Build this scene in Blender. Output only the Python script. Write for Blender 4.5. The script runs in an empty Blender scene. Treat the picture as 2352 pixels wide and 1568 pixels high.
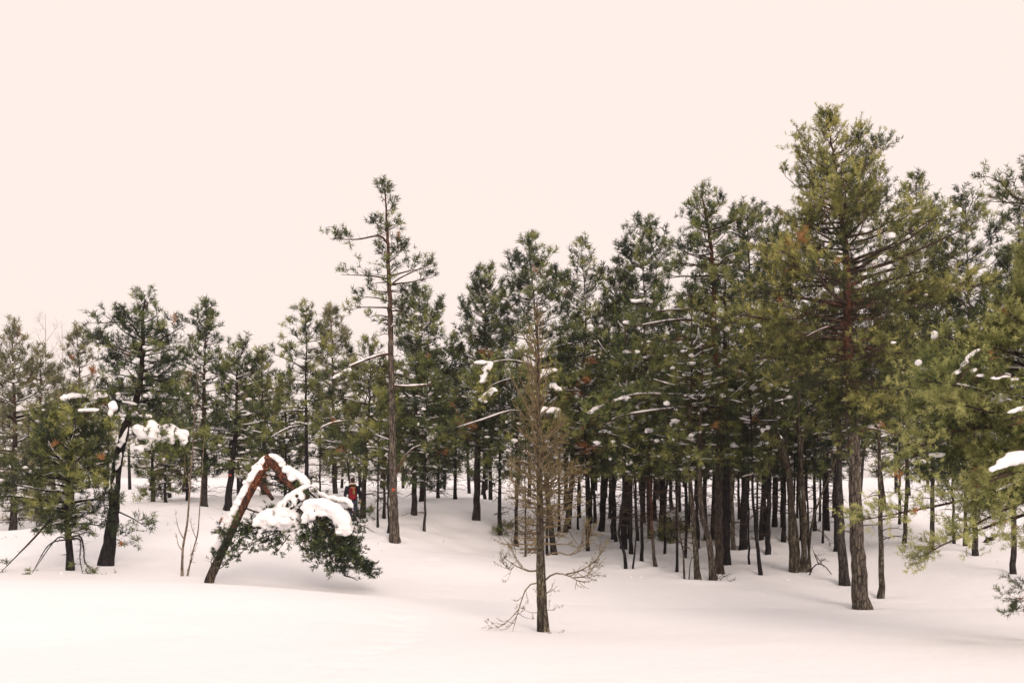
import bpy, math
import numpy as np
from mathutils import Vector
R_ = math.radians
# ------------------------------------------------------------------ camera, sky, sun, exposure
sc = bpy.context.scene
F, CX, HY, CAMZ = 2286.7, 1176.0, 1126.0, 2.7      # focal length and horizon in a 2352 x 1568 picture
cam = bpy.data.objects.new('camera', bpy.data.cameras.new('camera'))
sc.collection.objects.link(cam); sc.camera = cam
cam.location = (0, 0, CAMZ); cam.rotation_euler = (R_(90), 0, 0)
cam.data.sensor_width = 36; cam.data.lens = 36 * F / 2352
cam.data.shift_y = (HY - 784) / 2352
cam.data.clip_start = .1; cam.data.clip_end = 3000

SUN_EL, SUN_AZ = 28, 20        # soft light from behind the camera and to its right
wld = bpy.data.worlds.new('World'); sc.world = wld; wld.use_nodes = True
wn, wl = wld.node_tree.nodes, wld.node_tree.links
wn.clear()
sky = wn.new('ShaderNodeTexSky'); sky.sky_type = 'NISHITA'; sky.sun_disc = False
sky.sun_elevation = R_(SUN_EL); sky.sun_rotation = R_(180 - SUN_AZ); sky.dust_density = 6
sscale = wn.new('ShaderNodeVectorMath'); sscale.operation = 'SCALE'; sscale.inputs['Scale'].default_value = .6
cloud = wn.new('ShaderNodeRGB'); cloud.outputs[0].default_value = (10.6, 9.12, 8.45, 1)     # unbroken pale cloud deck
wtc = wn.new('ShaderNodeTexCoord'); wnz = wn.new('ShaderNodeTexNoise'); wnz.inputs['Scale'].default_value = 3.; wnz.inputs['Detail'].default_value = 4
wrm = wn.new('ShaderNodeMapRange'); wrm.inputs[3].default_value = .985; wrm.inputs[4].default_value = 1.02
wcv = wn.new('ShaderNodeVectorMath'); wcv.operation = 'SCALE'
wl.new(wtc.outputs['Generated'], wnz.inputs['Vector']); wl.new(wnz.outputs[0], wrm.inputs[0]); wl.new(cloud.outputs[0], wcv.inputs[0]); wl.new(wrm.outputs[0], wcv.inputs['Scale'])
wm = wn.new('ShaderNodeMix'); wm.data_type = 'RGBA'; wm.inputs[0].default_value = .965
wb = wn.new('ShaderNodeBackground'); wb.inputs[1].default_value = .1
wo = wn.new('ShaderNodeOutputWorld')
wl.new(sky.outputs[0], sscale.inputs[0]); wl.new(sscale.outputs[0], wm.inputs[6]); wl.new(wcv.outputs[0], wm.inputs[7])
wl.new(wm.outputs[2], wb.inputs[0]); wl.new(wb.outputs[0], wo.inputs[0])

sun = bpy.data.objects.new('sun', bpy.data.lights.new('sun', 'SUN')); sc.collection.objects.link(sun)
sun.data.energy = 2.3; sun.data.angle = R_(30); sun.data.color = (1, .83, .70)
sd = Vector((math.sin(R_(SUN_AZ)) * math.cos(R_(SUN_EL)), -math.cos(R_(SUN_AZ)) * math.cos(R_(SUN_EL)), math.sin(R_(SUN_EL))))
sun.rotation_euler = sd.to_track_quat('Z', 'Y').to_euler()
sc.view_settings.view_transform = 'Standard'; sc.view_settings.look = 'None'
sc.view_settings.exposure = 0; sc.view_settings.gamma = 1; sc.view_settings.use_curve_mapping = False

# ------------------------------------------------------------------ helpers
C = sc.collection
def P(px, py, d): return np.array([(px - CX) / F * d, d, CAMZ + (HY - py) / F * d])
UP = np.array([0, 0, 1.])
def nrm(v): return v / np.maximum(np.linalg.norm(v, axis=-1, keepdims=True), 1e-9)

class Acc:
    def __init__(s): s.V = []; s.T = []; s.Q = []; s.A = []; s.B = []; s.n = 0
    def add(s, V, tris=None, quads=None, a=0., b=0.):
        V = np.asarray(V, float).reshape(-1, 3)
        if tris is not None and len(tris): s.T.append(np.asarray(tris).reshape(-1, 3) + s.n)
        if quads is not None and len(quads): s.Q.append(np.asarray(quads).reshape(-1, 4) + s.n)
        s.V.append(V); s.A.append(np.broadcast_to(a, len(V))); s.B.append(np.broadcast_to(b, len(V))); s.n += len(V)
TRIS = [0]
def link(name, me, mat, parent=None, base=None, smooth=True):
    o = bpy.data.objects.new(name, me); C.objects.link(o)
    if mat is not None: me.materials.append(mat)
    if smooth: me.shade_smooth()
    if parent is not None: o.parent = parent
    return o
def build(name, acc, mat, parent=None, origin=(0, 0, 0), smooth=True):
    """one mesh object out of everything gathered; vertices are world points, the object sits at origin"""
    if acc.n == 0: return None
    V = np.concatenate(acc.V) - np.asarray(origin)
    T = np.concatenate(acc.T) if acc.T else np.zeros((0, 3), int)
    Q = np.concatenate(acc.Q) if acc.Q else np.zeros((0, 4), int)
    TRIS[0] += len(T) + 2 * len(Q)
    me = bpy.data.meshes.new(name)
    me.vertices.add(len(V)); me.vertices.foreach_set('co', V.astype(np.float32).ravel())
    me.loops.add(T.size + Q.size)
    me.loops.foreach_set('vertex_index', np.concatenate([T.ravel(), Q.ravel()]).astype(np.int32))
    me.polygons.add(len(T) + len(Q))
    me.polygons.foreach_set('loop_start', np.concatenate([np.arange(len(T)) * 3, T.size + np.arange(len(Q)) * 4]).astype(np.int32))
    for nm, arr in (('tint', acc.A), ('extra', acc.B)):
        at = me.attributes.new(nm, 'FLOAT', 'POINT'); at.data.foreach_set('value', np.concatenate(arr).astype(np.float32))
    me.update(calc_edges=True)
    return link(name, me, mat, parent, smooth=smooth)
def thing(name, loc, label, cat, group=None):
    o = bpy.data.objects.new(name, None); C.objects.link(o); o.location = loc; o.empty_display_size = .2
    o['label'] = label; o['category'] = cat
    if group: o['group'] = group
    return o
def spline(pts, n):
    """Catmull-Rom through the points, n samples"""
    p = np.asarray(pts, float)
    if len(p) == 2: return p[0] + (p[1] - p[0]) * np.linspace(0, 1, n)[:, None]
    q = np.vstack([2 * p[0] - p[1], p, 2 * p[-1] - p[-2]])
    L = np.concatenate([[0], np.cumsum(np.linalg.norm(np.diff(p, axis=0), axis=1))]); s = np.linspace(0, L[-1], n)
    i = np.clip(np.searchsorted(L, s, 'right') - 1, 0, len(p) - 2)
    t = ((s - L[i]) / np.maximum(L[i + 1] - L[i], 1e-9))[:, None]
    a, b, c, d = q[i], q[i + 1], q[i + 2], q[i + 3]
    return .5 * (2 * b + (c - a) * t + (2 * a - 5 * b + 4 * c - d) * t ** 2 + (3 * b - a - 3 * c + d) * t ** 3)
def tube(acc, path, rad, sides=6, a=0., b=0., rough=0., rng=None, flat=1., cap=True):
    path = np.asarray(path, float); n = len(path); rad = np.broadcast_to(rad, n)
    tan = nrm(np.gradient(path, axis=0))
    ref = np.where(np.abs(tan[:, 2:3]) > .75, [[0, 1., 0]], [[0, 0, 1.]]) if flat == 1 else np.broadcast_to(UP, tan.shape)
    ref = np.broadcast_to(ref[n // 2], tan.shape)
    e1 = nrm(np.cross(tan, ref)); e2 = np.cross(e1, tan)
    th = np.arange(sides) * 2 * np.pi / sides
    rr = rad[:, None] * np.ones(sides)
    if rough: rr = rr * (1 + rough * rng.normal(size=rr.shape))
    V = path[:, None] + rr[..., None] * (e1[:, None] * np.cos(th)[None, :, None] + flat * e2[:, None] * np.sin(th)[None, :, None])
    i = np.arange(n - 1)[:, None] * sides; j = np.arange(sides)[None]; k = (j + 1) % sides
    Q = np.stack([i + j, i + k, i + sides + k, i + sides + j], -1).reshape(-1, 4)
    V = V.reshape(-1, 3); T = None
    av = np.repeat(np.broadcast_to(a, n), sides); bv = np.repeat(np.broadcast_to(b, n), sides)
    if cap:
        V = np.vstack([V, path[-1:], path[:1]]); av = np.append(av, [av[-1], av[0]]); bv = np.append(bv, [bv[-1], bv[0]])
        m = n * sides; jj = np.arange(sides); kk = (jj + 1) % sides
        T = np.vstack([np.stack([(n - 1) * sides + jj, (n - 1) * sides + kk, np.full(sides, m)], -1), np.stack([kk, jj, np.full(sides, m + 1)], -1)])
    acc.add(V, T, Q, av, bv)
import bmesh
def ico(sub):
    bm = bmesh.new(); bmesh.ops.create_icosphere(bm, subdivisions=sub, radius=1)
    V = np.array([v.co[:] for v in bm.verts]); T = np.array([[v.index for v in f.verts] for f in bm.faces]); bm.free(); return V, T
ICO1, ICO2, ICO3 = ico(1), ico(2), ico(3)
def blob(acc, c, r, rng, rough=.12, ic=ICO2, yaw=None, a=0.):
    V, T = ic; yaw = rng.uniform(0, 6.28) if yaw is None else yaw
    ph = rng.uniform(0, 6.28, 3)
    W = V * (1 + rough * (np.sin(V[:, :1] * 3.1 + ph[0]) + np.sin(V[:, 1:2] * 4.3 + ph[1]) + np.sin(V[:, 2:] * 3.7 + ph[2])))
    W = W * np.asarray(r); cs, sn = math.cos(yaw), math.sin(yaw)
    W = np.stack([W[:, 0] * cs - W[:, 1] * sn, W[:, 0] * sn + W[:, 1] * cs, W[:, 2]], -1)
    acc.add(W + c, T, a=a)
def fuse(acc, voxel, smooth=4):
    """the gathered pieces fused into one continuous skin"""
    o = build('fuse_source', acc, None)
    m = o.modifiers.new('r', 'REMESH'); m.mode = 'VOXEL'; m.voxel_size = voxel
    s = o.modifiers.new('s', 'SMOOTH'); s.factor = .5; s.iterations = smooth
    me = bpy.data.meshes.new_from_object(o.evaluated_get(bpy.context.evaluated_depsgraph_get()))
    src = o.data; bpy.data.objects.remove(o); bpy.data.meshes.remove(src)
    TRIS[0] += 2 * len(me.polygons); return me

# ------------------------------------------------------------------ materials
def mat_new(name, rough=.8, spec=.2):
    m = bpy.data.materials.new(name); m.use_nodes = True; nt = m.node_tree
    b = nt.nodes['Principled BSDF']; b.inputs['Roughness'].default_value = rough; b.inputs['Specular IOR Level'].default_value = spec
    return m, nt, b
def node(nt, t, **kw):
    n = nt.nodes.new(t)
    for k, v in kw.items():
        if k in n.inputs: n.inputs[k].default_value = v
        else: setattr(n, k, v)
    return n
def ramp(nt, fac, stops):
    r = nt.nodes.new('ShaderNodeValToRGB'); e = r.color_ramp.elements
    while len(e) < len(stops): e.new(.5)
    for q, (p, c) in zip(e, stops): q.position = p; q.color = (*c, 1)
    nt.links.new(fac, r.inputs[0]); return r.outputs[0]
def mixc(nt, fac, a, b):
    m = nt.nodes.new('ShaderNodeMix'); m.data_type = 'RGBA'
    for i, v in ((0, fac), (6, a), (7, b)):
        if hasattr(v, 'is_output'): nt.links.new(v, m.inputs[i])
        else: m.inputs[i].default_value = v if i == 0 else (*v, 1)
    return m.outputs[2]
def math_(nt, op, a, b=0., c=0., clamp=False):
    m = nt.nodes.new('ShaderNodeMath'); m.operation = op; m.use_clamp = clamp
    for i, v in enumerate((a, b, c)):
        if hasattr(v, 'is_output'): nt.links.new(v, m.inputs[i])
        else: m.inputs[i].default_value = v
    return m.outputs[0]
def coords(nt, scale=(1, 1, 1), which='Object'):
    t = nt.nodes.new('ShaderNodeTexCoord'); mp = nt.nodes.new('ShaderNodeMapping'); mp.inputs['Scale'].default_value = scale
    nt.links.new(t.outputs[which], mp.inputs[0]); return mp.outputs[0]
def noise(nt, vec, scale, detail=4, rough=.6):
    n = node(nt, 'ShaderNodeTexNoise', Scale=scale, Detail=detail, Roughness=rough); nt.links.new(vec, n.inputs['Vector']); return n.outputs[0]
def attr(nt, name):
    a = nt.nodes.new('ShaderNodeAttribute'); a.attribute_name = name; return a.outputs['Fac']

def make_snow(name, col, bump):
    m, nt, b = mat_new(name, .75, .25)
    v = coords(nt); n1 = noise(nt, v, .8, 3); n2 = math_(nt, 'ADD', noise(nt, v, 16, 6), math_(nt, 'MULTIPLY', noise(nt, v, 2.2, 4), 2.5))
    b.inputs['Base Color'].default_value = (*col, 1)
    c = ramp(nt, n1, [(.3, [k * .985 for k in col]), (.7, col)]); nt.links.new(c, b.inputs['Base Color'])
    bp = node(nt, 'ShaderNodeBump', Strength=bump, Distance=.05); nt.links.new(n2, bp.inputs['Height']); nt.links.new(bp.outputs[0], b.inputs['Normal'])
    return m
M_SNOW = make_snow('snow_ground', (.89, .892, .935), .28)
M_LOAD = make_snow('snow_load', (.83, .815, .835), .3)

def make_bark(name, grey, dark, orange, lichen, lich=.5):
    m, nt, b = mat_new(name, .9, .15)
    v = coords(nt, (1, 1, .22)); v2 = coords(nt)
    vor = node(nt, 'ShaderNodeTexVoronoi', Scale=15); vor.feature = 'DISTANCE_TO_EDGE'; nt.links.new(v, vor.inputs['Vector'])
    crack = ramp(nt, vor.outputs['Distance'], [(.0, (0, 0, 0)), (.16, (1, 1, 1))])
    n1 = noise(nt, v, 13, 6, .75); n2 = noise(nt, v2, 5, 4); n3 = noise(nt, v2, 34, 4)
    plate = ramp(nt, n1, [(.38, dark), (.62, grey)])
    plate = mixc(nt, math_(nt, 'MULTIPLY', ramp(nt, n2, [(.5, (0, 0, 0)), (.62, (1, 1, 1))]), math_(nt, 'MULTIPLY', ramp(nt, n3, [(.45, (0, 0, 0)), (.6, (1, 1, 1))]), lich)), plate, lichen)
    org = ramp(nt, n1, [(.34, [k * .18 for k in orange]), (.66, orange)])
    n4 = noise(nt, coords(nt, (1, 1, .5)), 11, 5, .75)
    org = mixc(nt, ramp(nt, n4, [(.43, (0, 0, 0)), (.53, (1, 1, 1))]), dark, org)
    up = math_(nt, 'ADD', attr(nt, 'tint'), math_(nt, 'MULTIPLY', math_(nt, 'SUBTRACT', n2, .5), 1.4), clamp=True)
    col = mixc(nt, up, plate, org)
    crk = math_(nt, 'ADD', crack, math_(nt, 'MULTIPLY', attr(nt, 'tint'), .5), clamp=True)
    col = mixc(nt, math_(nt, 'MULTIPLY_ADD', crk, .75, .25), [k * .35 for k in dark], col)
    nt.links.new(col, b.inputs['Base Color'])
    bp = node(nt, 'ShaderNodeBump', Strength=.8, Distance=.03)
    nt.links.new(math_(nt, 'MULTIPLY_ADD', n1, .6, crk), bp.inputs['Height']); nt.links.new(bp.outputs[0], b.inputs['Normal'])
    return m
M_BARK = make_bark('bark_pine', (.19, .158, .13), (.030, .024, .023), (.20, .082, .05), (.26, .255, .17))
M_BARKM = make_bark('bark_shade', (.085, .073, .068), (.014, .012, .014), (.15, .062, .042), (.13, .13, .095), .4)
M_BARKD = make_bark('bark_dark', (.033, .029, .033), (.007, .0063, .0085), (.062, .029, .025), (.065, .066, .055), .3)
M_BARKL = make_bark('bark_lichen', (.11, .092, .072), (.025, .020, .018), (.15, .09, .05), (.36, .35, .24), .9)
M_BARKR = make_bark('bark_split_red', (.09, .07, .058), (.022, .017, .017), (.24, .082, .042), (.15, .17, .08), .5)
M_BIRCH = make_bark('bark_birch', (.30, .23, .175), (.11, .085, .07), (.22, .14, .09), (.5, .44, .36), .4)
def make_plain(name, col, rough=.9, var=.4):
    m, nt, b = mat_new(name, rough, .15)
    n1 = noise(nt, coords(nt), 7, 4)
    nt.links.new(ramp(nt, n1, [(.3, [k * (1 - var) for k in col]), (.7, [k * (1 + var * .5) for k in col])]), b.inputs['Base Color']); return m
M_TWIG = make_plain('twig_brown', (.065, .044, .033))
M_TWIGD = make_plain('twig_dark', (.032, .024, .022))
M_TAN = make_plain('twig_tan', (.19, .145, .085), .9, .6)
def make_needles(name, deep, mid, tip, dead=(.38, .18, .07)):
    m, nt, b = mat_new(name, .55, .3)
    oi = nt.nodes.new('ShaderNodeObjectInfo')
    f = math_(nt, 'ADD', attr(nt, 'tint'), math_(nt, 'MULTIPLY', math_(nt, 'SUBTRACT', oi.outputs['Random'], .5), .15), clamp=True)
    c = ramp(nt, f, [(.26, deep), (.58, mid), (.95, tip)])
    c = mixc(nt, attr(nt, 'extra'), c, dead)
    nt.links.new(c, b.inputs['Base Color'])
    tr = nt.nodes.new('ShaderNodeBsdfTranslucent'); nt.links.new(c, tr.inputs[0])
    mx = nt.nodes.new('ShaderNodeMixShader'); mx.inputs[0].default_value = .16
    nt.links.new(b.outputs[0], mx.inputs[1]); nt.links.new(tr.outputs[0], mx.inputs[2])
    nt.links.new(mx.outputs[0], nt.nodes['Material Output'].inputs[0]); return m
NEED = {
 'dark': make_needles('needles_dark', (.016, .028, .016), (.092, .122, .042), (.26, .28, .09)),
 'mid': make_needles('needles_mid', (.022, .034, .016), (.130, .155, .046), (.34, .34, .105)),
 'olive': make_needles('needles_olive', (.030, .040, .016), (.165, .180, .050), (.42, .40, .13)),
 'fresh': make_needles('needles_fresh', (.040, .06, .022), (.20, .225, .065), (.48, .48, .19)),
 'pale': make_needles('needles_pale', (.10, .105, .055), (.19, .185, .09), (.30, .28, .15)),
 'brown': make_needles('needles_brown', (.09, .07, .035), (.17, .14, .06), (.26, .22, .10)),
}

# ------------------------------------------------------------------ ground
ZB = np.array([(-40, 1.0), (0, .75), (12, .32), (16, .20), (19, .02), (25, -.22), (29, -.02), (33, .30), (38, .72), (45, 1.35), (55, 2.1), (70, 2.75), (100, 3.6), (150, 4.6), (260, 5.5), (900, 6.)])
CTRL = [(x, 1500, 15) for x in range(-300, 2900, 300)] + [
 (0, 1403, 19), (300, 1405, 19), (600, 1418, 19), (900, 1440, 19), (1249, 1461, 19), (1600, 1452, 19), (1900, 1446, 19), (2350, 1458, 19),
 (-120, 1322, 22), (0, 1324, 22), (120, 1334, 22), (250, 1348, 22), (340, 1338, 22), (430, 1326, 22), (520, 1331, 22), (640, 1348, 22), (740, 1362, 22), (830, 1374, 22), (930, 1392, 22), (1050, 1404, 22), (1200, 1418, 22), (1500, 1418, 22), (1800, 1424, 22), (2200, 1432, 22),
 (100, 1326, 26), (250, 1320, 27), (380, 1322, 26.5), (483, 1336, 26), (620, 1345, 26), (720, 1352, 26), (830, 1356, 26), (930, 1354, 26), (1050, 1366, 26), (1250, 1380, 26), (1500, 1376, 26), (1750, 1385, 26), (1978, 1396, 25), (2200, 1392, 25.5), (2380, 1400, 25),
 (640, 1290, 30), (760, 1300, 30), (950, 1270, 31), (1060, 1275, 32), (1180, 1290, 33), (2100, 1330, 29.5), (2240, 1290, 31.5), (2360, 1300, 31),
 (420, 1200, 36), (600, 1185, 38), (700, 1190, 38), (810, 1187, 38), (1060, 1168, 43), (1020, 1200, 39), (350, 1188, 37), (150, 1215, 36), (30, 1238, 36),
 (480, 1163, 43), (620, 1145, 46), (700, 1130, 49), (880, 1120, 55), (1000, 1140, 50), (2000, 1200, 42), (2150, 1215, 40), (2300, 1220, 40)]
GROUND_PTS = []
def ground_fit():
    pts = CTRL + GROUND_PTS
    xs = np.array([P(*p) for p in pts])
    return xs[:, 0], xs[:, 1], xs[:, 2] - np.interp(xs[:, 1], ZB[:, 0], ZB[:, 1])
_fit = None
def zt(x, y):
    global _fit
    if _fit is None: _fit = ground_fit()
    X, Y, Rr = _fit
    x = np.atleast_1d(np.asarray(x, float)); y = np.atleast_1d(np.asarray(y, float)); out = np.empty(x.shape)
    sx, sy = 1.9, 1.6
    for s in range(0, x.size, 20000):
        a, b = x.ravel()[s:s + 20000], y.ravel()[s:s + 20000]
        w = np.exp(-((a[:, None] - X) / sx) ** 2 * .5 - ((b[:, None] - Y) / sy) ** 2 * .5)
        out.ravel()[s:s + 20000] = (w @ Rr) / (w.sum(1) + .05)
    z = out + np.interp(y, ZB[:, 0], ZB[:, 1])
    z = z + .016 * np.sin(x * .9 + .4 * y) * np.sin(y * .7 - .3 * x + 1) + .006 * np.sin(x * 2.1 - y * 1.3) * np.sin(y * 1.9 + .5)
    amp = np.clip((y - 30) / 8, 0, 1) * np.clip((75 - y) / 20, 0, 1)
    z = z + amp * (.10 * np.sin(x * 1.25 + 1.7 * np.sin(y * .45)) * np.sin(y * .8 + np.sin(x * .6)) + .05 * np.sin(x * 2.6 + y) * np.sin(y * 2.2 - x * .7))
    return z
def g1(x, y): return float(zt(x, y)[0])

def build_ground():
    u = np.linspace(-1, 1, 250); xs = 26 * u + 500 * np.sign(u) * np.abs(u) ** 5
    ys = np.concatenate([np.linspace(-45, 6, 20), np.linspace(6.2, 50, 210), 50 + 750 * np.linspace(0.004, 1, 45) ** 2.2])
    X, Y = np.meshgrid(xs, ys); Z = zt(X, Y)
    # an old half filled footpath and hollows round the stems
    tr = np.array([P(870, 1520, 14.5), P(905, 1440, 18), P(960, 1360, 25), P(1010, 1290, 30), P(1050, 1235, 34), P(1072, 1180, 42)])
    cx = np.interp(Y, tr[:, 1], tr[:, 0]) + .25 * np.sin(Y * .8); m = (Y > 13) & (Y < 42)
    step = .5 + .3 * np.sin(Y * 8 + 2 * np.sin(Y * 1.7)) + .25 * np.sin(Y * 13.1 + X * 3)
    Z -= m * .08 * step * np.exp(-((X - cx - .08 * np.sin(Y * 5.3)) / .2) ** 2)
    for a, k in TREES:      # snow settled and melted back round each stem
        b = P(a[2][0][0], a[2][0][1], a[1]); r = np.hypot(X - b[0], Y - b[1]); m = r < 1.6
        Z[m] += -.07 * np.exp(-(r[m] / .30) ** 2) + .035 * np.exp(-((r[m] - .62) / .26) ** 2)
    acc = Acc(); ny, nx = X.shape
    i = np.arange(ny - 1)[:, None] * nx; j = np.arange(nx - 1)[None]
    acc.add(np.stack([X, Y, Z], -1), quads=np.stack([i + j, i + j + 1, i + nx + j + 1, i + nx + j], -1).reshape(-1, 4))
    o = build('ground', acc, M_SNOW); o['kind'] = 'structure'; o['label'] = 'deep smooth snow covering the ground of the clearing'

# ------------------------------------------------------------------ pine generator
class Shoots:
    def __init__(s): s.p = []; s.d = []; s.t = []; s.x = []
    def add(s, p, d, t, x): s.p.append(p); s.d.append(d); s.t.append(np.broadcast_to(t, len(p))); s.x.append(np.broadcast_to(x, len(p)))
def needles(sh, rng, n=10, L=.12, nl=.075, nw=.011):
    acc = Acc()
    if not sh.p: return acc
    p = np.concatenate(sh.p); d = nrm(np.concatenate(sh.d)); t = np.concatenate(sh.t); x = np.concatenate(sh.x); S = len(p)
    if S == 0: return acc
    q = rng.uniform(0, 1, (S, n, 1)); rad = rng.normal(size=(S, n, 3)); rad = nrm(rad - (rad * d[:, None]).sum(-1, keepdims=True) * d[:, None])
    nd = nrm(d[:, None] * rng.uniform(.35, 1.0, (S, n, 1)) + rad * .8)
    b = p[:, None] + d[:, None] * L * q
    wv = nrm(np.cross(nd, rng.normal(size=(S, n, 3)))) * nw * .5
    ln = nl * rng.uniform(.7, 1.2, (S, n, 1))
    V = np.stack([b - wv, b + wv, b + nd * ln], 2).reshape(-1, 3)
    tt = np.repeat(np.clip(t[:, None] + rng.normal(0, .10, (S, n)), 0, 1).ravel(), 3)
    acc.add(V, tris=np.arange(len(V)), a=tt, b=np.repeat(x, n * 3)); return acc

def limb(wood, sh, path, r0, rng, dens=1., t0=.3, tint=.5, dead=0., twl=1., bare=.3, up=.6, a=.6, sides=5, flat=.5, taper=.85, k=1.):
    """one limb: the tapering bough, its side twigs and the needle shoots on them"""
    path = np.asarray(path); n = len(path); t = np.linspace(0, 1, n)
    tube(wood, path, r0 * (1 - t) ** taper + .005, sides, a=a, rough=.05, rng=rng)
    ln = np.linalg.norm(np.diff(path, axis=0), axis=1).sum()
    m = max(int(.88 * dens * (3 + 8 * ln) / k ** 1.2), 2)
    J = 2 + int(ln * 2.2); cj = t0 + (1 - t0) * ((np.arange(J) + rng.uniform(.2, .9, J)) / J) ** .8; cj[-1] = .97
    tt = np.clip(cj[rng.randint(0, J, m)] + rng.normal(0, .035, m), t0 * .7, 1)
    tp = np.stack([np.interp(tt, t, path[:, c]) for c in range(3)], -1)
    tn = nrm(np.gradient(path, axis=0)); td = nrm(np.stack([np.interp(tt, t, tn[:, c]) for c in range(3)], -1))
    lat = nrm(np.cross(td, UP) + 1e-6) * rng.choice([-1, 1], (m, 1)); A = rng.uniform(.45, 1.2, (m, 1))
    vert = np.cross(lat, td); vert *= np.sign(vert[:, 2:3] + 1e-9)
    dr = nrm(td * np.cos(A) + lat * np.sin(A) + vert * rng.normal(.22, flat, (m, 1)))
    tl = (twl * (.20 + .36 * min(ln, 1.6) * (1.15 - tt)) * rng.uniform(.55, 1.25, m))[:, None]
    ends = tp + dr * tl + UP * (tl * .15)
    w = nrm(np.cross(dr, rng.normal(size=dr.shape))) * .006 * k
    V = np.stack([tp - w, tp + w, ends], 1).reshape(-1, 3); wood.add(V, tris=np.arange(len(V)), a=a)
    if bare > 0:      # fine dead twiglets on the inner part
        mb = int(bare * (4 + 16 * ln) / k); tb = rng.uniform(.08, .75, mb)
        bp = np.stack([np.interp(tb, t, path[:, c]) for c in range(3)], -1); bd = nrm(rng.normal(size=(mb, 3)) + .5 * np.stack([np.interp(tb, t, tn[:, c]) for c in range(3)], -1))
        w = nrm(np.cross(bd, rng.normal(size=bd.shape))) * .0045 * k
        V = np.stack([bp - w, bp + w, bp + bd * rng.uniform(.1, .38, (mb, 1))], 1).reshape(-1, 3); wood.add(V, tris=np.arange(len(V)), a=a * .5)
    if sh is None: return ln
    ks = 5
    s = rng.uniform(.3, 1.05, (m, ks, 1)); sp = tp[:, None] + dr[:, None] * (tl[:, None] * s) + UP * (tl[:, None] * .15 * s)
    sdv = nrm(dr[:, None] + .55 * rng.normal(size=(m, ks, 3)) + UP * up)
    keep = rng.uniform(size=m * ks) < np.clip(tl.repeat(ks) / .35, .35, 1)
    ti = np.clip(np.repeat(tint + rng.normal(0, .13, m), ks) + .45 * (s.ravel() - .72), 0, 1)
    de = np.where(np.repeat(rng.uniform(size=m) < .005, ks), 1., dead)
    sh.add(sp.reshape(-1, 3)[keep], sdv.reshape(-1, 3)[keep], ti[keep], de[keep])
    return ln
def limb_path(rng, a, b, bow=.0, n=7, wig=.06, hook=0.):
    a, b = np.asarray(a, float), np.asarray(b, float); t = np.linspace(0, 1, n)[:, None]; L = np.linalg.norm(b - a)
    p = a + (b - a) * t + UP * (bow * L * np.sin(np.pi * t)) + UP * hook * L * (t ** 3 - t)
    side = nrm(np.cross(b - a, UP)); ph = rng.uniform(0, 6.28, 2)
    p += side * wig * L * np.sin(t * 5 + ph[0]) * t + UP * wig * .6 * L * np.sin(t * 6 + ph[1]) * t * (1 - t) * 2
    return p
def snow_along(acc, path, r, rng, t0=.05, t1=.8):
    n = len(path); i0, i1 = int(t0 * (n - 1)), max(int(round(t1 * (n - 1))), int(t0 * (n - 1)) + 2); p = path[i0:i1 + 1]
    if len(p) < 3: return
    q = spline(p, len(p) + 4) + UP * r * .75
    rr = r * np.sin(np.linspace(.25, np.pi - .15, len(q))) ** .5 * rng.uniform(.45, 1.25, len(q)); tube(acc, q, rr, 5, flat=.75)

def auto_profile(rng, top, bot, hw):
    u = np.linspace(0, 1, 9); w = np.interp(u, [0, .12, .3, .55, .8, 1], [.06, .42, .72, 1., .9, .5]) * hw
    return [(top + (bot - top) * a, b * rng.uniform(.9, 1.4), b * rng.uniform(.9, 1.4)) for a, b in zip(u, w)]

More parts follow.
